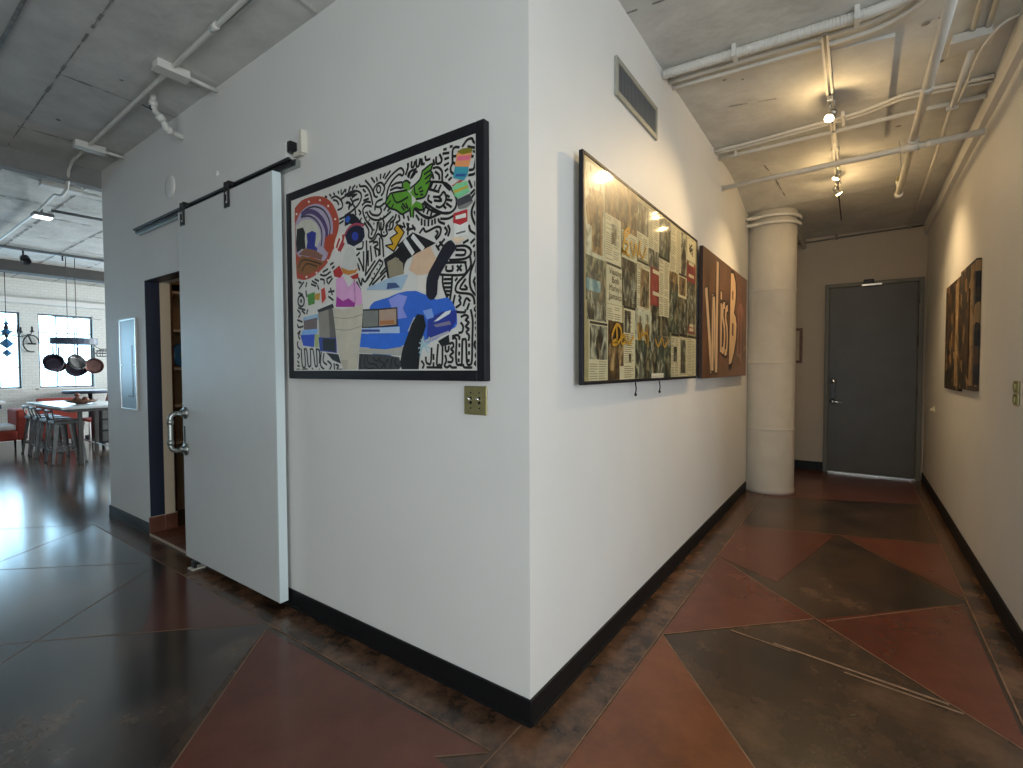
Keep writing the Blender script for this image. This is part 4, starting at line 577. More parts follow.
for kd, u0, v0, u1, v1 in CLIPPINGS:
    lay += 1; W_, H_ = u1 - u0, v1 - v0
    if kd == 'blank': cq(u0, v0, u1, v1, 8, lay)
    elif kd in ('paper', 'text'):
        cq(u0, v0, u1, v1, 8, lay)
        if kd == 'text' or H_ > 120:
            v = v1 - 14; lay += 1
            nc = 2 if W_ > 170 else 1; cwid = (W_ - 16) / nc
            while v > v0 + 10:
                for c in range(nc):
                    if random.random() < .9: cq(u0 + 8 + c * cwid, v, u0 + 8 + c * cwid + (cwid - 8) * random.uniform(.7, 1), v + 4, 13, lay)
                v -= 11
    elif kd == 'bar': cq(u0, v0, u1, v1, 9, lay)
    elif kd == 'label':
        cq(u0, v0, u1, v1, 12, lay); lay += 1; x = u0 + 14
        while x < u1 - 20: d_ = random.uniform(8, 22); cq(x, v0 + 14, x + d_, v1 - 16, 9, lay); x += d_ + 5
    elif kd == 'doodle':
        cq(u0, v0, u1, v1, 8, lay); lay += 1
        for k in range(9):
            p = [(u0 + W_ * random.uniform(.15, .85), v0 + H_ * random.uniform(.1, .9)) for _ in range(3)]
            for q in ribbon(smooth_line([(a / 1000, c / 1000) for a, c in p]), .006): b.face([(.05 + lay * .00004, .30 + a, 1.33 + c) for a, c in q], 9)
    else:
        mi = KM.index(kd); cq(u0, v0, u1, v1, mi, lay)
        if kd in ('dark', 'grey', 'brown', 'gold', 'pale', 'teal') and min(W_, H_) > 60:      # blurred standing shapes inside the old photographs
            n_ = max(1, int(W_ / 95))
            for k in range(n_):
                lay += 1; cx_ = u0 + W_ * (k + .5) / n_ + random.uniform(-8, 8); s_ = min(W_ / n_ * .36, H_ * .2); top = v0 + H_ * random.uniform(.72, .88); pts = []
                for a, c in ((-.30, 0), (-.36, -.45), (-.2, -.75), (-.75, -1.05), (-1.0, -1.6), (-.95, -2.9), (-.6, -4.4), (.55, -4.4), (.9, -2.7), (1.0, -1.6), (.7, -1.0), (.2, -.75), (.36, -.45), (.28, 0), (0, .18)):
                    pts.append((cx_ + a * s_ * random.uniform(.85, 1.15), max(v0 + 4, top + c * s_)))
                mm = {'dark': 4, 'grey': 5, 'brown': 5, 'gold': 2, 'pale': 2, 'teal': 5 if k % 2 else 4}[kd]
                b.face([(.05 + lay * .00004, .30 + a / 1000, 1.33 + c / 1000) for a, c in pts], mm)
        if kd == 'red' and W_ > 150:
            lay += 1
            for f in (.86, .30): cq(u0 + W_ * .2, v0 + H_ * f, u0 + W_ * .8, v0 + H_ * f + 22, 8, lay)
lay += 2
(hu0, hv1), (hu1, _), (_, hv0) = HEADLINE
rows = ['Visiting', 'Bob', "Marley's", 'Jamaica']; ht = (hv1 - hv0) / 4
for i, t in enumerate(rows):
    fs = text_faces(t, .001 * ht * 1.15); mxw = max(c[0] for f in fs for c in f); sx = min(1.25, (hu1 - hu0 - 22) / 1000 / mxw); off = ((hu1 - hu0) / 1000 - mxw * sx) / 2
    for f in fs: b.face([(.05 + lay * .00004, .30 + hu0 / 1000 + off + x * sx, 1.33 + (hv1 - ht * (i + .85)) / 1000 + z) for x, z in f], 9)
lay += 1
for wd, f in GOLD_SCRIPT:
    for q in ribbon(smooth_line([(u / 1000, v / 1000) for u, v in P2(f)]), wd / 1000): b.face([(.05 + lay * .00004, .30 + u, 1.33 + v) for u, v in q], 11)
b.build('clippings', ['c_' + k for k in KM], cg)
for i, y in enumerate((1.02, 1.42)):
    b = MB(); b.tube([(.03, y, 1.3245), (.034, y + .004, 1.29), (.032, y, 1.262)], .0035, 6); b.lathe([(.004, 0), (.009, .008), (.004, .018)], (.032, y, 1.248), 10); b.build('hanging_cord', 'black', cg)
# ---- lettered canvas
lc = thing('lettered_canvas', 'brown canvas painted with tall cream letters beside the column', 'painting', (0, 3.27, 1.325))
M['l_canvas'] = mat('rust_brown_canvas', lin(86, 52, 28), .5, color2=lin(116, 74, 42), scale=2.2, bump=.1, coat=.2)
M['l_cream'] = mat('cream_letter_paint', lin(206, 172, 132), .5, vary=.06); M['l_black'] = mat('black_letter_shadow', lin(24, 18, 16), .5); M['l_rose'] = mat('faded_rose_paint', lin(138, 92, 80), .5, vary=.12)
M['l_brown'] = mat('brown_letter_hole', lin(96, 58, 32), .5); M['l_grey'] = mat('grey_brush_mark', lin(128, 104, 90), .5, vary=.2); M['l_side'] = mat('dark_canvas_side', lin(40, 18, 12), .5)
b = MB(); b.box(.022, .0498, 2.36, 4.185, 1.322, 2.346, .002); b.build('canvas_side', 'l_side', lc)
for y in (2.6, 3.9):
    b = MB(); b.box(.0005, .023, y, y + .06, 1.45, 2.2); b.build('cleat', 'wood', lc)
b = MB(); b.face([(.05, 2.362, 1.324), (.05, 4.183, 1.324), (.05, 4.183, 2.344), (.05, 2.362, 2.344)], 0); kk = {'c': 1, 'k': 2, 'r': 3, 'b': 4, 'g': 5}
for n, (kd, wd, f) in enumerate(LETTERING):
    p = [(u / 1000, v / 1000) for u, v in P2(f)]
    dx = .012 if kd == 'k' else 0
    for q in (ribbon(smooth_line(p) if len(p) > 2 else p, wd / 1000) if wd else [p]):
        b.face([(.0504 + n * .00008, 2.36 + min(u + dx, 1.82), 1.325 + max(.004, v)) for u, v in q], kk[kd])
b.build('lettering', ['l_canvas', 'l_cream', 'l_black', 'l_rose', 'l_brown', 'l_grey'], lc)
# ================================================================== RIGHT WALL
M['r_dark'] = mat('charred_assemblage', lin(30, 26, 22), .6, bump=.8, bscale=22)
def _scraps(m):      # torn dark and tan paper scraps
    nt = m.node_tree; bs = nt.nodes['Principled BSDF']; tc = nt.nodes['Texture Coordinate']
    mp = nn(nt, 'ShaderNodeMapping'); mp.inputs['Scale'].default_value = (1, 11, 8); nt.links.new(tc.outputs['Object'], mp.inputs['Vector'])
    n = nn(nt, 'ShaderNodeTexNoise'); n.inputs['Scale'].default_value = 1.4; n.inputs['Detail'].default_value = 5; nt.links.new(mp.outputs[0], n.inputs['Vector'])
    ad = nn(nt, 'ShaderNodeVectorMath', operation='ADD'); nt.links.new(mp.outputs[0], ad.inputs[0]); nt.links.new(n.outputs['Color'], ad.inputs[1])
    v = nn(nt, 'ShaderNodeTexVoronoi'); v.inputs['Scale'].default_value = 1.3; nt.links.new(ad.outputs[0], v.inputs['Vector'])
    sx = nn(nt, 'ShaderNodeSeparateXYZ'); nt.links.new(v.outputs['Color'], sx.inputs[0])
    r = nn(nt, 'ShaderNodeValToRGB'); r.color_ramp.interpolation = 'CONSTANT'; e = r.color_ramp.elements; e[0].color = (*lin(26, 24, 22), 1); e[1].position = .88; e[1].color = (*lin(150, 120, 80), 1)
    for p, c in ((.25, lin(52, 42, 34)), (.45, lin(30, 30, 34)), (.6, lin(84, 62, 42)), (.75, lin(44, 36, 30))): k = e.new(p); k.color = (*c, 1)
    nt.links.new(sx.outputs[0], r.inputs['Fac']); nt.links.new(r.outputs['Color'], bs.inputs['Base Color'])
_scraps(M['r_dark'])
M['r_tan'] = mat('tan_paper_strip', lin(178, 150, 108), .6, color2=lin(104, 80, 54), scale=9, bump=.3); M['r_rust'] = mat('rust_strip', lin(96, 66, 42), .6, color2=lin(38, 32, 28), scale=12, bump=.4); M['r_blue'] = mat('slate_strip', lin(26, 27, 30), .5, color2=lin(78, 72, 64), scale=15, bump=.5)
def assemblage(name, lb, y0, y1, z0, z1, t, strips):
    e = thing(name, lb, 'artwork', (1.71, (y0 + y1) / 2, z0), 'rough artworks on the right wall')
    bb = MB(); bb.box(1.71 - t, 1.7095, y0, y1, z0, z1, .006); bb.build('board', 'r_dark', e)
    for k, (a, c, q, f, m) in enumerate(strips):
        bb = MB(); bb.box(1.71 - t - .006 - .001 * (k % 3), 1.712 - t, y0 + (y1 - y0) * a, y0 + (y1 - y0) * c, z0 + (z1 - z0) * q, z0 + (z1 - z0) * f, .002); bb.build('collage_strip', m, e)
assemblage('rough_artwork', 'narrower dark assemblage panel nearer the far door', 3.63, 4.43, 1.21, 2.13, .022, [(.08, .26, .04, .95, 'r_tan'), (.30, .42, .35, .7, 'r_rust')])
assemblage('rough_artwork', 'dark assemblage panel with a pale strip nearer the dimmer switch', 3.0, 3.6, 1.235, 2.148, .030, [(.06, .24, .04, .97, 'r_tan'), (.30, .36, .1, .8, 'r_rust')])
dm = thing('dimmer_switch', 'beige pair of stacked dimmer switches on the right wall', 'switch', (1.71, 2.02, 1.2))
for z in (1.2, 1.267):
    b = MB(); b.box(1.700, 1.7095, 1.975, 2.06, z, z + .062, .003); b.box(1.692, 1.701, 2.005, 2.03, z + .015, z + .047, .003); b.build('switch_plate', 'brass', dm)
b = MB(); b.lathe([(.035, 0), (.035, .012), (.02, .02), (.018, .035), (.012, .04)], (1.71, 5.27, .95), 18, mtx=Matrix.Rotation(-H, 4, 'Y'))
setp(b.build('wall_bumper', 'ivory'), 'small round ivory door bumper on the right wall', 'bumper')

# ================================================================== CORRIDOR CEILING SERVICES
def pipe(name, lb, pts, r, cat='conduit', group=None, m='pipe', n=10, clamps=(), cr=None, joints=()):
    """a pipe is the thing; its clamps and joints are parts"""
    e = thing(name, lb, cat, pts[0], group); bb = MB(); bb.tube(pts, r, n); bb.build('tube', m, e)
    for (x, y, z, ax) in clamps:
        bb = MB(); w_ = cr or r + .012
        if ax == 'x': bb.box(x - .012, x + .012, y - w_, y + w_, z - r - .006, z + r + .03, .003)
        else: bb.box(x - w_, x + w_, y - .012, y + .012, z - r - .006, z + r + .03, .003)
        bb.build('clamp', m, e)
    for (p, q, rr) in joints:
        bb = MB(); bb.tube([p, q], rr, 12); bb.build('coupling', m, e)
    return e
SV = 'services under the corridor ceiling'
zf = lambda x, y, d: (x, y, zc(x, y) - d)
pts = [zf(x, 1.53 + .03 * x, .036) for x in (0, .4, .8, 1.05)] + [zf(1.22, 1.52, .036), zf(1.36, 1.40, .036), zf(1.42, 1.2, .036), zf(1.44, .8, .036), zf(1.44, .3, .036)]
fx = pipe('flexible_conduit', 'thick ribbed white flexible conduit crossing the corridor ceiling', smooth_line(pts, 3), .027, clamps=[(*zf(.42, 1.545, .036), 'x'), (*zf(1.0, 1.56, .036), 'x')], cr=.04)
bb = MB()
for i in range(66): x = .02 + i * .016; bb.lathe([(.0285, -.003), (.0298, 0), (.0285, .003)], zf(x, 1.53 + .03 * x, .036), 10, mtx=Matrix.Rotation(H, 4, 'Y'))
bb.build('ribs', 'pipe', fx)
for k, y in enumerate((1.655, 1.735)):
    pts = [zf(0, y, 0.022), zf(.5, y + .01, 0.022), zf(.98, y + .015, 0.022), zf(1.16, y - .03, 0.022), zf(1.30, y - .16, 0.022), zf(1.36, y - .36, 0.022), zf(1.37, y - .9, .022)]
    pipe('thin_conduit', 'thin white conduit second of two beside the ribbed conduit' if k else 'thin white conduit directly beside the thick ribbed conduit', smooth_line(pts, 3), .013)
for k, y in enumerate((2.90, 2.955)):
    pts = [zf(0, y, .022), zf(.3, y - .06, .022), zf(.6, y - .14, .022), zf(.92, y - .22, .022), zf(1.06, y - .27, .022), zf(1.20, y - .36, .022), zf(1.31, y - .39, .022), zf(1.671, y - .40, .022)]
    pipe('thin_conduit', 'farther of two thin white conduits with a jog mid corridor' if k else 'nearer of two thin white conduits with a jog mid corridor', smooth_line(pts, 3), .012, clamps=[] if k else [(*zf(.92, 2.715, .022), 'x')], cr=.09)
pipe('straight_conduit', 'straight white conduit behind the two jogged conduits', [zf(0, 3.06, .03), zf(.3, 3.0, .03), zf(.6, 2.94, .03), zf(1.0, 2.86, .03), zf(1.3, 2.79, .03), zf(1.671, 2.73, .03)], .016, clamps=[(*zf(.15, 3.03, .03), 'x')], cr=.03)
sp = lambda t: (1.671 * t, 3.20 - .45 * t, 3.035 - .131 * t)
pipe('sprinkler_pipe', 'white sprinkler pipe spanning the corridor below the lamps', [sp(0), sp(1)], .021, 'pipe', joints=[(sp(.755), sp(.81), .030), (sp(.835), sp(.855), .026), (sp(0), sp(.008), .032)])
lp = pipe('branch_pipe', 'long white sprinkler branch pipe running toward the far door', [(1.34, .3, 2.965), (1.325, 1.9, 2.965), (1.31, 4.06, 2.965)], .024, 'pipe', joints=[((1.325, 2.02, 2.965), (1.325, 2.10, 2.965), .029), ((1.318, 2.78, 2.965), (1.318, 2.86, 2.965), .031)])
bb = MB(); bb.tube([(1.31, 4.03, 2.958), (1.31, 4.09, 2.958)], .032, 12); bb.tube([(1.31, 4.06, 2.955), (1.31, 4.05, 3.03), (1.30, 4.03, 3.07)], .018, 10); bb.build('elbow', 'pipe', lp)
bb = MB(); bb.lathe([(.012, 0), (.02, .01), (.012, .02), (.006, .045)], (1.30, 4.03, 3.065), 12); bb.build('sprinkler_head', 'brass', lp)
bb = MB(); bb.tube([(1.285, 3.35, 2.965), zf(1.27, 3.34, 0)], .005, 6); bb.build('hanger_rod', 'pipe', lp)
pipe('long_conduit', 'white conduit running along the right side of the corridor ceiling', [zf(1.515, 2.12, .046), zf(1.51, 2.6, .046), zf(1.52, 3.4, .046), zf(1.525, 4.4, .046), zf(1.53, 6.24, .046)], .014, clamps=[(*zf(1.512, 2.78, .046), 'y')], cr=.03)
for k, x in enumerate((1.50, 1.56)):
    pipe('thin_conduit', 'thin white conduit entering the ceiling box from the left' if k == 0 else 'thin white conduit entering the ceiling box from the right', [zf(x - .02, .6, .02), zf(x - .01, 1.4, .02), zf(x, 1.985, .02)], .012)
pipe('slack_cable', 'loose white cable drooping beside the ceiling junction box', smooth_line([(1.671, 1.95, 3.17), (1.61, 1.96, 3.155), (1.565, 2.02, 3.125), (1.545, 2.15, 3.115), (1.54, 2.42, 3.105), (1.53, 2.68, 3.10)], 4), .007, 'cable')
jb = thing('junction_box', 'flat white junction box under the corridor ceiling near the right wall', 'box', (1.50, 2.07, 3.17))
bb = MB(); bb.box(1.42, 1.58, 2.0, 2.11, 3.148, 3.19, .004); bb.build('box_body', 'pipe', jb); bb = MB(); bb.box(1.41, 1.59, 1.99, 2.12, 3.138, 3.148, .003); bb.build('cover_plate', 'pipe', jb)
z = zc(.8, 6.2) - .04; pipe('end_cable', 'dark cable run along the top of the end wall', [(.03, 6.225, z - .02), (.5, 6.225, z - .02), (.8, 6.225, z - .01), (1.2, 6.225, z), (1.664, 6.225, z + .005)], .010, 'cable', m='door_frame', clamps=[(.78, 6.225, z - .01, 'x')], cr=.022)
# ---- track light with its three lit lamps
tl = thing('track_light', 'ceiling track carrying three lit warm spot lamps', 'track light', (.855, 3.3, 3.1))
bb = MB()
yy = [1.64, 2.16, 2.6, 3.2, 3.5, 3.85, 4.2, 4.4, 5.0, 5.3]
for ya, yb in zip(yy, yy[1:]):
    za, zb = zc(.855, ya) - .038, zc(.855, yb) - .038
    bb.prism([(.837, ya, za), (.873, ya, za), (.873, ya, za + .018), (.837, ya, za + .018)], (0, yb - ya, zb - za))
    bb.prism([(.848, ya, za - .001), (.862, ya, za - .001), (.862, ya, za + .004), (.848, ya, za + .004)], (0, yb - ya, zb - za), 1)
bb.build('track', ['pipe', 'iron'], tl)
for y in (1.70, 2.45, 3.3, 4.1):
    bb = MB(); bb.box(.828, .882, y - .02, y + .02, zc(.855, y) - .024, zc(.855, y) - .001, .002); bb.build('track_clip', 'pipe', tl)
def lamp(y, drop, aim, power):
    zt = zc(.855, y) - .04; zb = zt - drop
    bb = MB(); bb.box(.838, .872, y - .045, y + .045, zt - .03, zt - .0005, .003); bb.tube([(.855, y, zt - .03), (.855, y, zt - .05), (.862, y + .008, zb + .05)], .007, 8)
    dirv = (Vector(aim) - Vector((.858, y, zb))).normalized(); rot = Vector((0, 0, 1)).rotation_difference(dirv).to_matrix().to_4x4()
    bb.lathe([(.010, -.055), (.022, -.05), (.024, -.03), (.013, -.026), (.013, -.022), (.028, .006), (.031, .02), (.029, .02), (.020, .004), (.012, -.012)], (.858, y, zb), 16, mtx=rot)
    hd = bb.build('lamp_head', 'steel', tl)
    bb = MB(); bb.lathe([(.006, -.012), (.017, -.002), (.026, .012), (.024, .019), (.012, .023)], (.858, y, zb), 14, mtx=rot); bb.build('bulb', 'bulb', hd, True)
    d = bpy.data.lights.new('lamp_beam', 'SPOT'); d.energy = power; d.color = (1, .70, .36); d.spot_size = math.radians(100); d.spot_blend = .9; d.shadow_soft_size = .03
    o = bpy.data.objects.new('lamp_beam', d); COL.objects.link(o); o.location = Vector((.858, y, zb)) + dirv * .035; o.rotation_euler = dirv.to_track_quat('-Z', 'Y').to_euler()
    d = bpy.data.lights.new('lamp_spill', 'POINT'); d.energy = power * .06; d.color = (1, .68, .32); d.shadow_soft_size = .015
    o = bpy.data.objects.new('lamp_spill', d); COL.objects.link(o); o.location = Vector((.858, y, zb)) + dirv * .05 - Vector((0, 0, .02))
lamp(2.33, .12, (.25, 1.3, 1.7), 66)
lamp(3.57, .11, (.15, 3.3, 1.6), 62)
lamp(3.90, .13, (1.65, 4.1, 1.6), 62)

# ================================================================== HALL CEILING SERVICES (left)
LS = 'services under the hall ceiling'
z = 3.27
cd = pipe('hall_conduit', 'white conduit along the hall ceiling beside the left wall', [(.3, -.30, z), (-1.48, -.29, z), (-4.70, -.24, z), (-4.82, -.24, z - .05), (-4.92, -.235, 3.075), (-5.15, -.22, 3.06), (-5.5, -.2, 3.15), (-6.5, -.13, 3.205), (-8.9, -.13, 3.205)], .013)
bb = MB(); bb.tube([(.3, -.252, z + .012), (-1.9, -.255, z + .012)], .008, 6); bb.build('thin_tube', 'pipe', cd)
bb = MB(); bb.tube([(-1.83, -.285, z), (-1.89, -.287, z)], .018, 10); bb.build('coupling', 'pipe', cd)
for lb, x, y, sx, sy, zt, wl in [('ceiling junction box nearest the black framed painting', -2.47, -.27, .04, .09, 3.289, -.003), ('ceiling junction box above the closet doorway', -4.22, -.24, .04, .10, 3.289, -.003), ('ceiling junction box just beyond the ceiling beam', -5.42, -.17, .06, .15, ZK - .0, .35)]:
    e = thing('junction_box', lb, 'box', (x, y, zt), 'junction boxes under the hall ceiling')
    bb = MB(); bb.box(x - sx, x + sx, y - sy, y + sy, zt - .05, zt - .002, .005); bb.build('box_body', 'pipe', e)
    bb = MB(); bb.box(x - sx - .006, x + sx + .006, y - sy - .006, y + sy + .006, zt - .057, zt - .05, .003); bb.build('cover_plate', 'pipe', e)
    bb = MB(); bb.tube([(x, y + sy, zt - .03), (x - .01, wl, zt - .03)], .014, 8); bb.build('stub_conduit', 'pipe', e)
e = thing('elbow_pipe', 'short crooked white drain pipe between hall ceiling and left wall', 'pipe', (-2.96, -.24, 3.29))
bb = MB(); bb.tube(smooth_line([(-2.95, -.21, 3.295), (-2.95, -.21, 3.22), (-2.965, -.195, 3.195), (-2.985, -.165, 3.185), (-2.99, -.135, 3.15), (-2.995, -.12, 3.115), (-3.01, -.07, 3.105), (-3.03, 0, 3.105)], 3), .019, 10); bb.build('tube', 'pipe', e)
for p, q in [((-2.95, -.21, 3.25), (-2.95, -.21, 3.215)), ((-2.985, -.168, 3.186), (-2.99, -.14, 3.155)), ((-2.998, -.115, 3.113), (-3.008, -.08, 3.106))]:
    bb = MB(); bb.tube([p, q], .027, 10); bb.build('collar', 'pipe', e)
bb = MB(); bb.tube(smooth_line([(-2.95, -.222, 3.235), (-2.945, -.232, 3.205), (-2.95, -.225, 3.19), (-2.955, -.21, 3.20)]), .005, 6); bb.tube(smooth_line([(-2.95, -.225, 3.195), (-3.0, -.235, 3.215), (-3.06, -.235, 3.25)]), .003, 6); bb.build('sensor_wire', 'iron', e)
b = MB(); b.tube([(-3.2, -.93, 3.285), (-2.3, -.93, 3.285), (.5, -.95, 3.285)], .010, 8); setp(b.build('dark_cable', 'seam'), 'dark cable clipped to the hall ceiling at the picture edge', 'cable')
b = MB(); b.tube([(-1.33, -.02, 3.288), (-1.28, -.25, 3.288), (-1.2, -.6, 3.288)], .011, 8); setp(b.build('short_conduit', 'pipe'), 'short grey conduit over the left wall near the photo top', 'conduit')

# ================================================================== KITCHEN / DINING SPACE
cl = thing('ceiling_lamp', 'lit flat ceiling lamp hanging from the kitchen ceiling', 'lamp', (-6.42, -.12, 3.2))
bb = MB(); bb.tube([(-6.42, -.12, ZK), (-6.42, -.12, 3.15)], .012, 8); bb.box(-6.50, -6.34, -.20, -.03, 3.115, 3.155, .008); bb.build('housing', 'gunmetal', cl)
bb = MB(); bb.box(-6.49, -6.35, -.19, -.04, 3.105, 3.116, .003); bb.build('diffuser', 'panel_glow', cl)
pipe('dark_conduit', 'dark conduit crossing the kitchen ceiling behind the lamp', [(-6.38, -.05, 3.20), (-6.36, .4, 3.20), (-6.36, 3, 3.20)], .016, m='gunmetal')
kt = thing('kitchen_track_light', 'dark ceiling track with one spot lamp in the kitchen', 'track light', (-9.1, 0, 3.19))
bb = MB(); bb.box(-9.13, -9.08, -4.5, 4.0, 3.185, 3.225, .003); bb.build('track', 'gunmetal', kt)
for y in (.18, .62):
    bb = MB(); bb.tube([(-9.1, y, 3.19), (-9.1, y, 3.11)], .012, 8)
    if y < .5: bb.lathe([(.03, -.07), (.055, -.06), (.06, .05), (.05, .05), (.02, -.05)], (-9.08, y + .02, 3.05), 14, mtx=Matrix.Rotation(2.2, 4, 'Y'))
    bb.build('lamp_head', 'iron', kt)
for x in (-9.1,):
    for y in (-3, 0, 3): bb = MB(); bb.tube([(x, y, 3.22), (x, y, ZK)], .008, 6); bb.build('hanger_rod', 'gunmetal', kt)
pipe('kitchen_conduit', 'thin dark conduit near the kitchen windows below the ceiling', [(-11.3, -3, 3.215), (-11.3, .75, 3.215)], .014, m='gunmetal')
# counter table and four stools
tb = thing('counter_table', 'pale topped counter height table with slim steel legs', 'table', (-9.0, .75, 0))
bb = MB(); bb.box(-10.1, -8.05, .33, 1.15, .85, .888, .004); bb.build('tabletop', 'tabletop', tb); bb = MB(); bb.box(-10.0, -8.15, .44, 1.08, .80, .85, .003); bb.build('apron', 'table_steel', tb)
for x, y in ((-9.9, .95), (-8.45, .62), (-9.45, 1.06), (-8.25, 1.06)):
    bb = MB(); bb.box(x - .025, x + .025, y - .025, y + .025, .0012, .85, .003); bb.build('leg', 'table_steel', tb)
bb = MB(); bb.tube([(-9.9, .96, .22), (-9.45, 1.05, .18), (-8.25, 1.06, .18)], .012, 8); bb.build('stretcher', 'steel', tb)
def stool():
    e = thing('counter_stool', '', 'stool', (0, 0, 0), 'metal stools along the counter table')
    bb = MB(); bb.box(-.16, .16, -.16, .16, .635, .655, .012); bb.box(-.165, .165, -.165, .165, .60, .637, .008); local('seat', bb, 'gunmetal', e)
    for sx in (-1, 1):
        for sy in (-1, 1):
            bb = MB(); A, B, w_ = Vector((sx * .145, sy * .145, .62)), Vector((sx * .205, sy * .205, .0012)), .026
            p = lambda c, a, d: (c.x + a, c.y + d, c.z)
            for (u0, v0, u1, v1) in ((0, 0, -sx * w_ * 1.6, 0), (0, 0, 0, -sy * w_ * 1.6)):
                bb.prism([p(A, 0, 0), p(A, u1 * 1.25, v1 * 1.25), p(B, u1 * .7, v1 * .7), p(B, 0, 0)], (-sx * .003 if u1 == 0 else 0, -sy * .003 if v1 == 0 else 0, 0))
            lg = local('leg', bb, 'gunmetal', e)
            bb = MB(); bb.box(sx * .205 - .016 - sx * .010, sx * .205 + .016 - sx * .010, sy * .205 - .016 - sy * .01, sy * .205 + .016 - sy * .01, .001, .02, .003); c = local('foot_cap', bb, 'black', lg)
    bb = MB(); k = .185
    for a, c in (((-k, -k), (k, -k)), ((k, -k), (k, k)), ((k, k), (-k, k)), ((-k, k), (-k, -k))): bb.box(min(a[0], c[0]) - .004, max(a[0], c[0]) + .004, min(a[1], c[1]) - .004, max(a[1], c[1]) + .004, .19, .215, .002)
    local('foot_rail', bb, 'gunmetal', e)
    bb = MB()
    for sx in (-1, 1): bb.tube([(sx * .15, -.14, .64), (sx * .155, -.165, .72), (sx * .15, -.175, .79)], .010, 8)
    bb.tube(smooth_line([(-.15, -.175, .80), (-.08, -.195, .805), (0, -.20, .805), (.08, -.195, .805), (.15, -.175, .80)]), .018, 8); local('backrest', bb, 'gunmetal', e)
    return e
s0 = stool(); s0.location = (-8.82, .53, 0); s0['label'] = 'metal counter stool nearest, closest to the grey left wall end'
for x, r, lb in [(-9.30, .05, 'metal counter stool second from the left wall end'), (-9.80, -.04, 'metal counter stool third from the left wall end'), (-10.30, .03, 'metal counter stool beside the red armchair')]:
    dup(s0, (x, .53, 0), r, lb)
bw = thing('fruit_bowl', 'shallow dark wooden bowl of fruit on the counter table', 'bowl', (-8.75, .72, .888))
bb = MB(); bb.lathe([(.06, 0), (.17, .03), (.20, .06), (.195, .062), (.15, .035), (.05, .012)], (-8.75, .72, .8885), 22); bb.build('bowl', 'wood', bw)
for k, (x, y, z_, r_) in enumerate([(-8.75, .66, .955, .05), (-8.70, .75, .95, .045), (-8.80, .77, .95, .045), (-8.78, .67, 1.025, .035)]):
    bb = MB(); bb.lathe([(r_ * math.sin(t), -r_ * math.cos(t)) for t in [.15, .6, 1.1, 1.6, 2.1, 2.6, 2.98]], (x, y, z_), 14); bb.build('fruit', 'fruit', bw, True)
# red armchair, sofa and chair, white table, round table, dark cabinet
def armchair(name, lb, x0, x1, y0, y1, zseat, zback, cat):
    e = thing(name, lb, cat, ((x0 + x1) / 2, (y0 + y1) / 2, 0))
    bb = MB(); bb.box(x0, x1, y0, y1 - .12, .22, zseat - .09, .025); bb.build('seat_base', 'red', e)
    bb = MB(); bb.box(x0 + .03, x1 - .03, y0 + .01, y1 - .12, zseat - .088, zseat, .03); bb.build('seat_cushion', 'cushion', e)
    bb = MB(); bb.box(x0, x1, y1 - .14, y1, .22, zback, .03); bb.build('backrest', 'red', e)
    for x in (x0 + .06, x1 - .06):
        for y in (y0 + .08, y1 - .06):
            bb = MB(); bb.tube([(x, y, .23), (x, y, .0012)], [.018, .012], 8); bb.build('leg', 'iron', e)
    return e
armchair('red_armchair', 'red armchair with a white seat cushion left of the stools', -11.27, -10.57, -.55, .42, .48, .74, 'armchair')
sf = thing('red_bench', 'red upholstered bench behind the counter table', 'bench', (-11.2, .9, 0))
bb = MB(); bb.box(-11.50, -11.1, .62, 1.18, .12, .46, .03); bb.build('seat', 'red', sf); bb = MB(); bb.box(-11.12, -10.98, .62, 1.18, .12, .90, .03); bb.build('backrest', 'red', sf)
for y in (.7, 1.1):
    for x in (-11.45, -11.03): bb = MB(); bb.tube([(x, y, .13), (x, y, .0012)], .02, 8); bb.build('leg', 'iron', sf)
wt = thing('white_side_table', 'low white topped table by the kitchen windows', 'table', (-12.0, -.2, 0))
bb = MB(); bb.box(-12.3, -11.6, -1.6, .32, .79, .84, .006); bb.build('tabletop', 'cushion', wt); bb = MB(); bb.box(-12.25, -11.65, -1.55, .27, .71, .79, .004); bb.build('apron', 'bluewood', wt)
for x in (-12.2, -11.7):
    for y in (-1.45, .15): bb = MB(); bb.box(x - .05, x + .05, y - .05, y + .05, .0012, .72, .004); bb.build('leg', 'bluewood', wt)
rt_ = thing('round_table', 'round dark edged table behind the fruit bowl', 'table', (-11.9, 1.75, 0))
bb = MB(); bb.lathe([(.40, .93), (.44, .94), (.44, .985), (.43, .99)], (-12.02, 1.62, 0), 32); bb.build('tabletop', ['bluewood'], rt_)
bb = MB(); bb.lathe([(.425, .9905), (.425, .994)], (-12.02, 1.62, 0), 32); bb.build('cloth', 'cushion', rt_)
bb = MB(); bb.lathe([(.26, .0012), (.25, .03), (.04, .06), (.035, .93)], (-12.02, 1.62, 0), 20); bb.build('pedestal', 'iron', rt_)
ch = thing('red_chair', 'red dining chair beside the round table at the wall edge', 'chair', (-10.75, 1.5, 0))
bb = MB(); bb.prism([(-11.35, 1.62, .48), (-11.35, 1.70, .48), (-11.35, 1.82, 1.10), (-11.35, 1.76, 1.10)], (.46, 0, 0)); bb.build('backrest', 'red', ch)
bb = MB(); bb.box(-11.35, -10.89, 1.30, 1.70, .42, .48, .015); bb.build('seat', 'red', ch)
for x in (-11.32, -10.92):
    for y in (1.33, 1.67): bb = MB(); bb.tube([(x, y, .43), (x, y, .0012)], .018, 8); bb.build('leg', 'cushion', ch)
ct = thing('dark_cabinet', 'low dark cabinet with a bluish top beyond the table legs', 'cabinet', (-10.2, 1.55, 0))
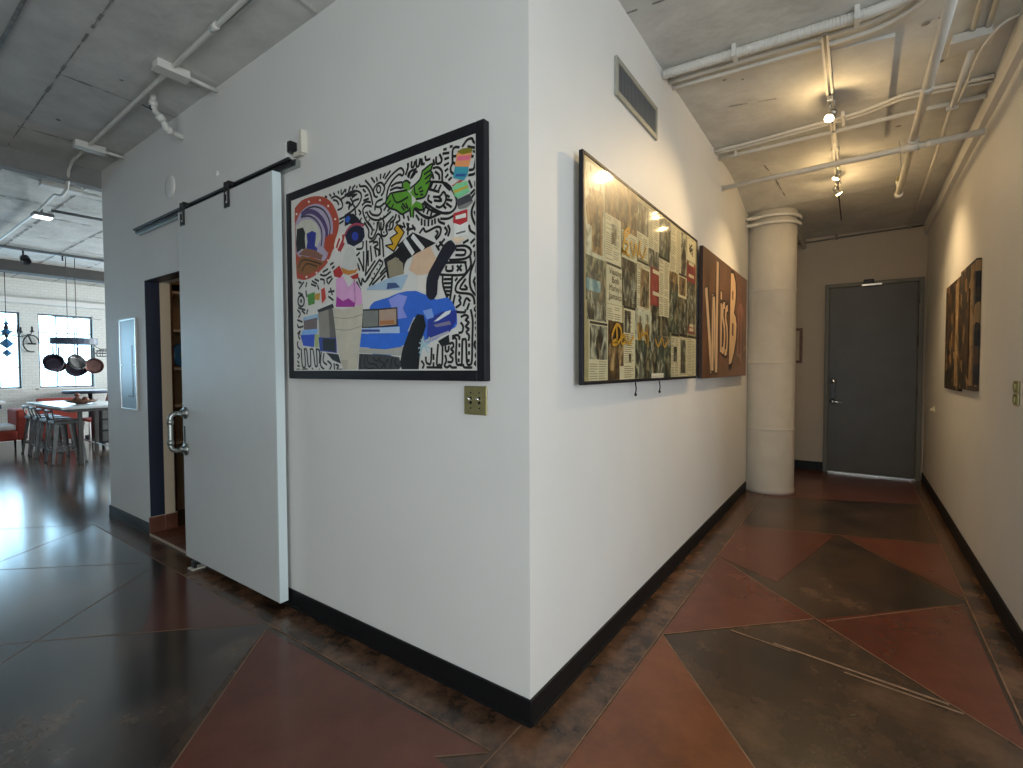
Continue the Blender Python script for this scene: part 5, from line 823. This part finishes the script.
bb = MB(); bb.box(-10.45, -9.95, 1.24, 1.85, .10, .70, .01); bb.build('body', 'iron', ct); bb = MB(); bb.box(-10.48, -9.92, 1.21, 1.88, .70, .73, .004); bb.build('cabinet_top', 'tabletop', ct)
for z_ in (.14, .34, .54):
    bb = MB(); bb.box(-9.95, -9.94, 1.27, 1.82, z_, z_ + .17, .003); dd = bb.build('drawer', 'gunmetal', ct)
    bb = MB(); bb.tube([(-9.93, 1.45, z_ + .085), (-9.93, 1.62, z_ + .085)], .008, 6); bb.build('handle', 'steel', dd)
for x in (-10.4, -10.0):
    for y in (1.29, 1.80): bb = MB(); bb.tube([(x, y, .11), (x, y, .0012)], .02, 8); bb.build('leg', 'iron', ct)
# pot rack and the pans hanging from it
pr = thing('pot_rack', 'oval blue grey pot rack hanging from the ceiling on two rods', 'rack', (-9.4, .95, 1.85))
bb = MB(); pts = [(-9.42 + .22 * math.cos(t), .80 + .30 * math.sin(t), 1.83) for t in [i * math.pi / 12 for i in range(24)]]; bb.prism(pts, (0, 0, .10)); bb.build('rack_board', 'bluewood', pr)
for x, y in ((-9.4, .72), (-9.4, .83)):
    bb = MB(); bb.tube([(x, y, 1.925), (x, y, ZK)], .006, 6); bb.build('rod', 'gunmetal', pr)
bb = MB(); bb.tube([(-9.4, .55, 2.26), (-9.4, 1.15, 2.26)], .007, 6); bb.build('cross_bar', 'gunmetal', pr)
def pan(lb, y, x, drop, r, depth, rx, ry, m):
    hang = 1.8305; e = thing('hanging_pan', lb, 'pan', (x, y, hang), 'pans hanging from the pot rack'); rot = Matrix.Rotation(rx, 4, 'X') @ Matrix.Rotation(ry, 4, 'Y'); zc_ = hang - .15 - drop - r
    bb = MB(); bb.lathe([(r * .8, -depth), (r * .95, -depth * .8), (r, 0), (r * .96, 0), (r * .9, -depth * .7), (r * .7, -depth * .9)], (x, y, zc_), 22, mtx=rot); bb.build('body', m, e)
    bb = MB(); bb.tube([(x, y, zc_ + r * .9), (x, y, hang - .05)], .010, 8); bb.build('handle', 'iron', e)
    bb = MB(); bb.tube([(x, y, hang - .05), (x + .01, y, hang - .02), (x, y, hang)], .005, 6); bb.build('hook', 'iron', e)
    return e
pan('dark saucepan tilted at the left end of the pot rack', .54, -9.42, .00, .13, .15, .5, 1.1, 'pan')
pan('small copper bottomed pan hanging second on the pot rack', .64, -9.59, .09, .10, .12, -.4, 1.3, 'copper')
pan('pale bottomed skillet hanging mid pot rack', .80, -9.23, .00, .13, .07, -.9, .9, 'gunmetal')
pan('large dark stockpot hanging low under the pot rack', .88, -9.60, .06, .15, .18, .2, 1.35, 'pan')
pan('round copper skillet hanging at the right end of the pot rack', 1.05, -9.42, .07, .13, .05, .15, 1.5, 'copper')
e = thing('wire_basket', 'small dark wire basket hanging right of the pot rack', 'basket', (-9.3, 1.13, 1.8))
bb = MB()
for z_, r_ in ((1.76, .05), (1.73, .11), (1.69, .125), (1.64, .10)): bb.tube([(-9.3 + r_ * math.cos(t), 1.16 + r_ * math.sin(t), z_) for t in [i * math.pi / 8 for i in range(16)]], .006, 6, closed=True)
for k in range(8):
    t = k * math.pi / 4; bb.tube([(-9.3 + r_ * math.cos(t), 1.16 + r_ * math.sin(t), z_) for r_, z_ in ((.05, 1.76), (.125, 1.69), (.10, 1.64))], .004, 6)
bb.build('wire_body', 'iron', e); bb = MB(); bb.tube([(-9.3, 1.12, 1.755), (-9.34, 1.06, 1.79), (-9.36, 1.04, 1.8305)], .005, 6); bb.build('hook', 'iron', e)
# chandelier
cx, cy = -10.7, .22
e = thing('chandelier', 'dark iron chandelier with blue crystal drops before the window', 'chandelier', (cx, cy, ZK))
bb = MB(); bb.lathe([(.07, ZK - .03), (.06, ZK - .001)], (cx, cy, 0), 16); bb.tube([(cx, cy, ZK - .02), (cx, cy, 2.28)], .005, 6); bb.build('rod', 'iron', e)
bb = MB(); bb.lathe([(.01, 1.95), (.03, 2.0), (.015, 2.08), (.035, 2.12), (.012, 2.2), (.008, 2.3)], (cx, cy, 0), 14); bb.build('stem', 'iron', e)
for k in range(6):
    t = k * math.pi / 3 + .3; ux, uy = math.cos(t), math.sin(t)
    bb = MB(); bb.tube(smooth_line([(cx + .02 * ux, cy + .02 * uy, 2.05), (cx + .14 * ux, cy + .14 * uy, 1.99), (cx + .27 * ux, cy + .27 * uy, 2.02), (cx + .31 * ux, cy + .31 * uy, 2.07)]), .007, 6); a_ = bb.build('arm', 'iron', e)
    bb = MB(); bb.lathe([(.02, 0), (.035, .015), (.014, .02), (.013, .09), (.004, .10)], (cx + .31 * ux, cy + .31 * uy, 2.07), 10); bb.build('candle', 'iron', a_)
for k, (z_, r_) in enumerate([(2.20, .04), (2.06, .075), (1.86, .10), (1.70, .07)]):
    bb = MB(); bb.lathe([(.005, -r_ * .8), (r_, 0), (.006, r_ * .9)], (cx, cy, z_), 8, smooth=False); bb.build('crystal_drop', 'crystal', e)
bb = MB(); bb.tube([(cx, cy, 1.66), (cx, cy, 2.0)], .004, 6); bb.build('drop_wire', 'iron', e)
e = thing('wall_ornament', 'dark curled iron ornament hanging between the two kitchen windows', 'ornament', (-12.55, .86, 1.9))
bb = MB(); bb.tube([(-12.55, .85 + .12 * math.cos(t), 1.95 + .17 * math.sin(t)) for t in [i * .42 for i in range(13)]], .012, 8); bb.build('ring', 'iron', e)
bb = MB(); bb.box(-12.57, -12.53, .80, .92, 1.93, 1.96, .004); bb.tube([(-12.55, .86, 1.95), (-12.55, .80, 2.14)], .012, 8); bb.tube([(-12.599, .86, 1.95), (-12.55, .86, 1.95)], .01, 6); bb.build('bracket', 'iron', e)
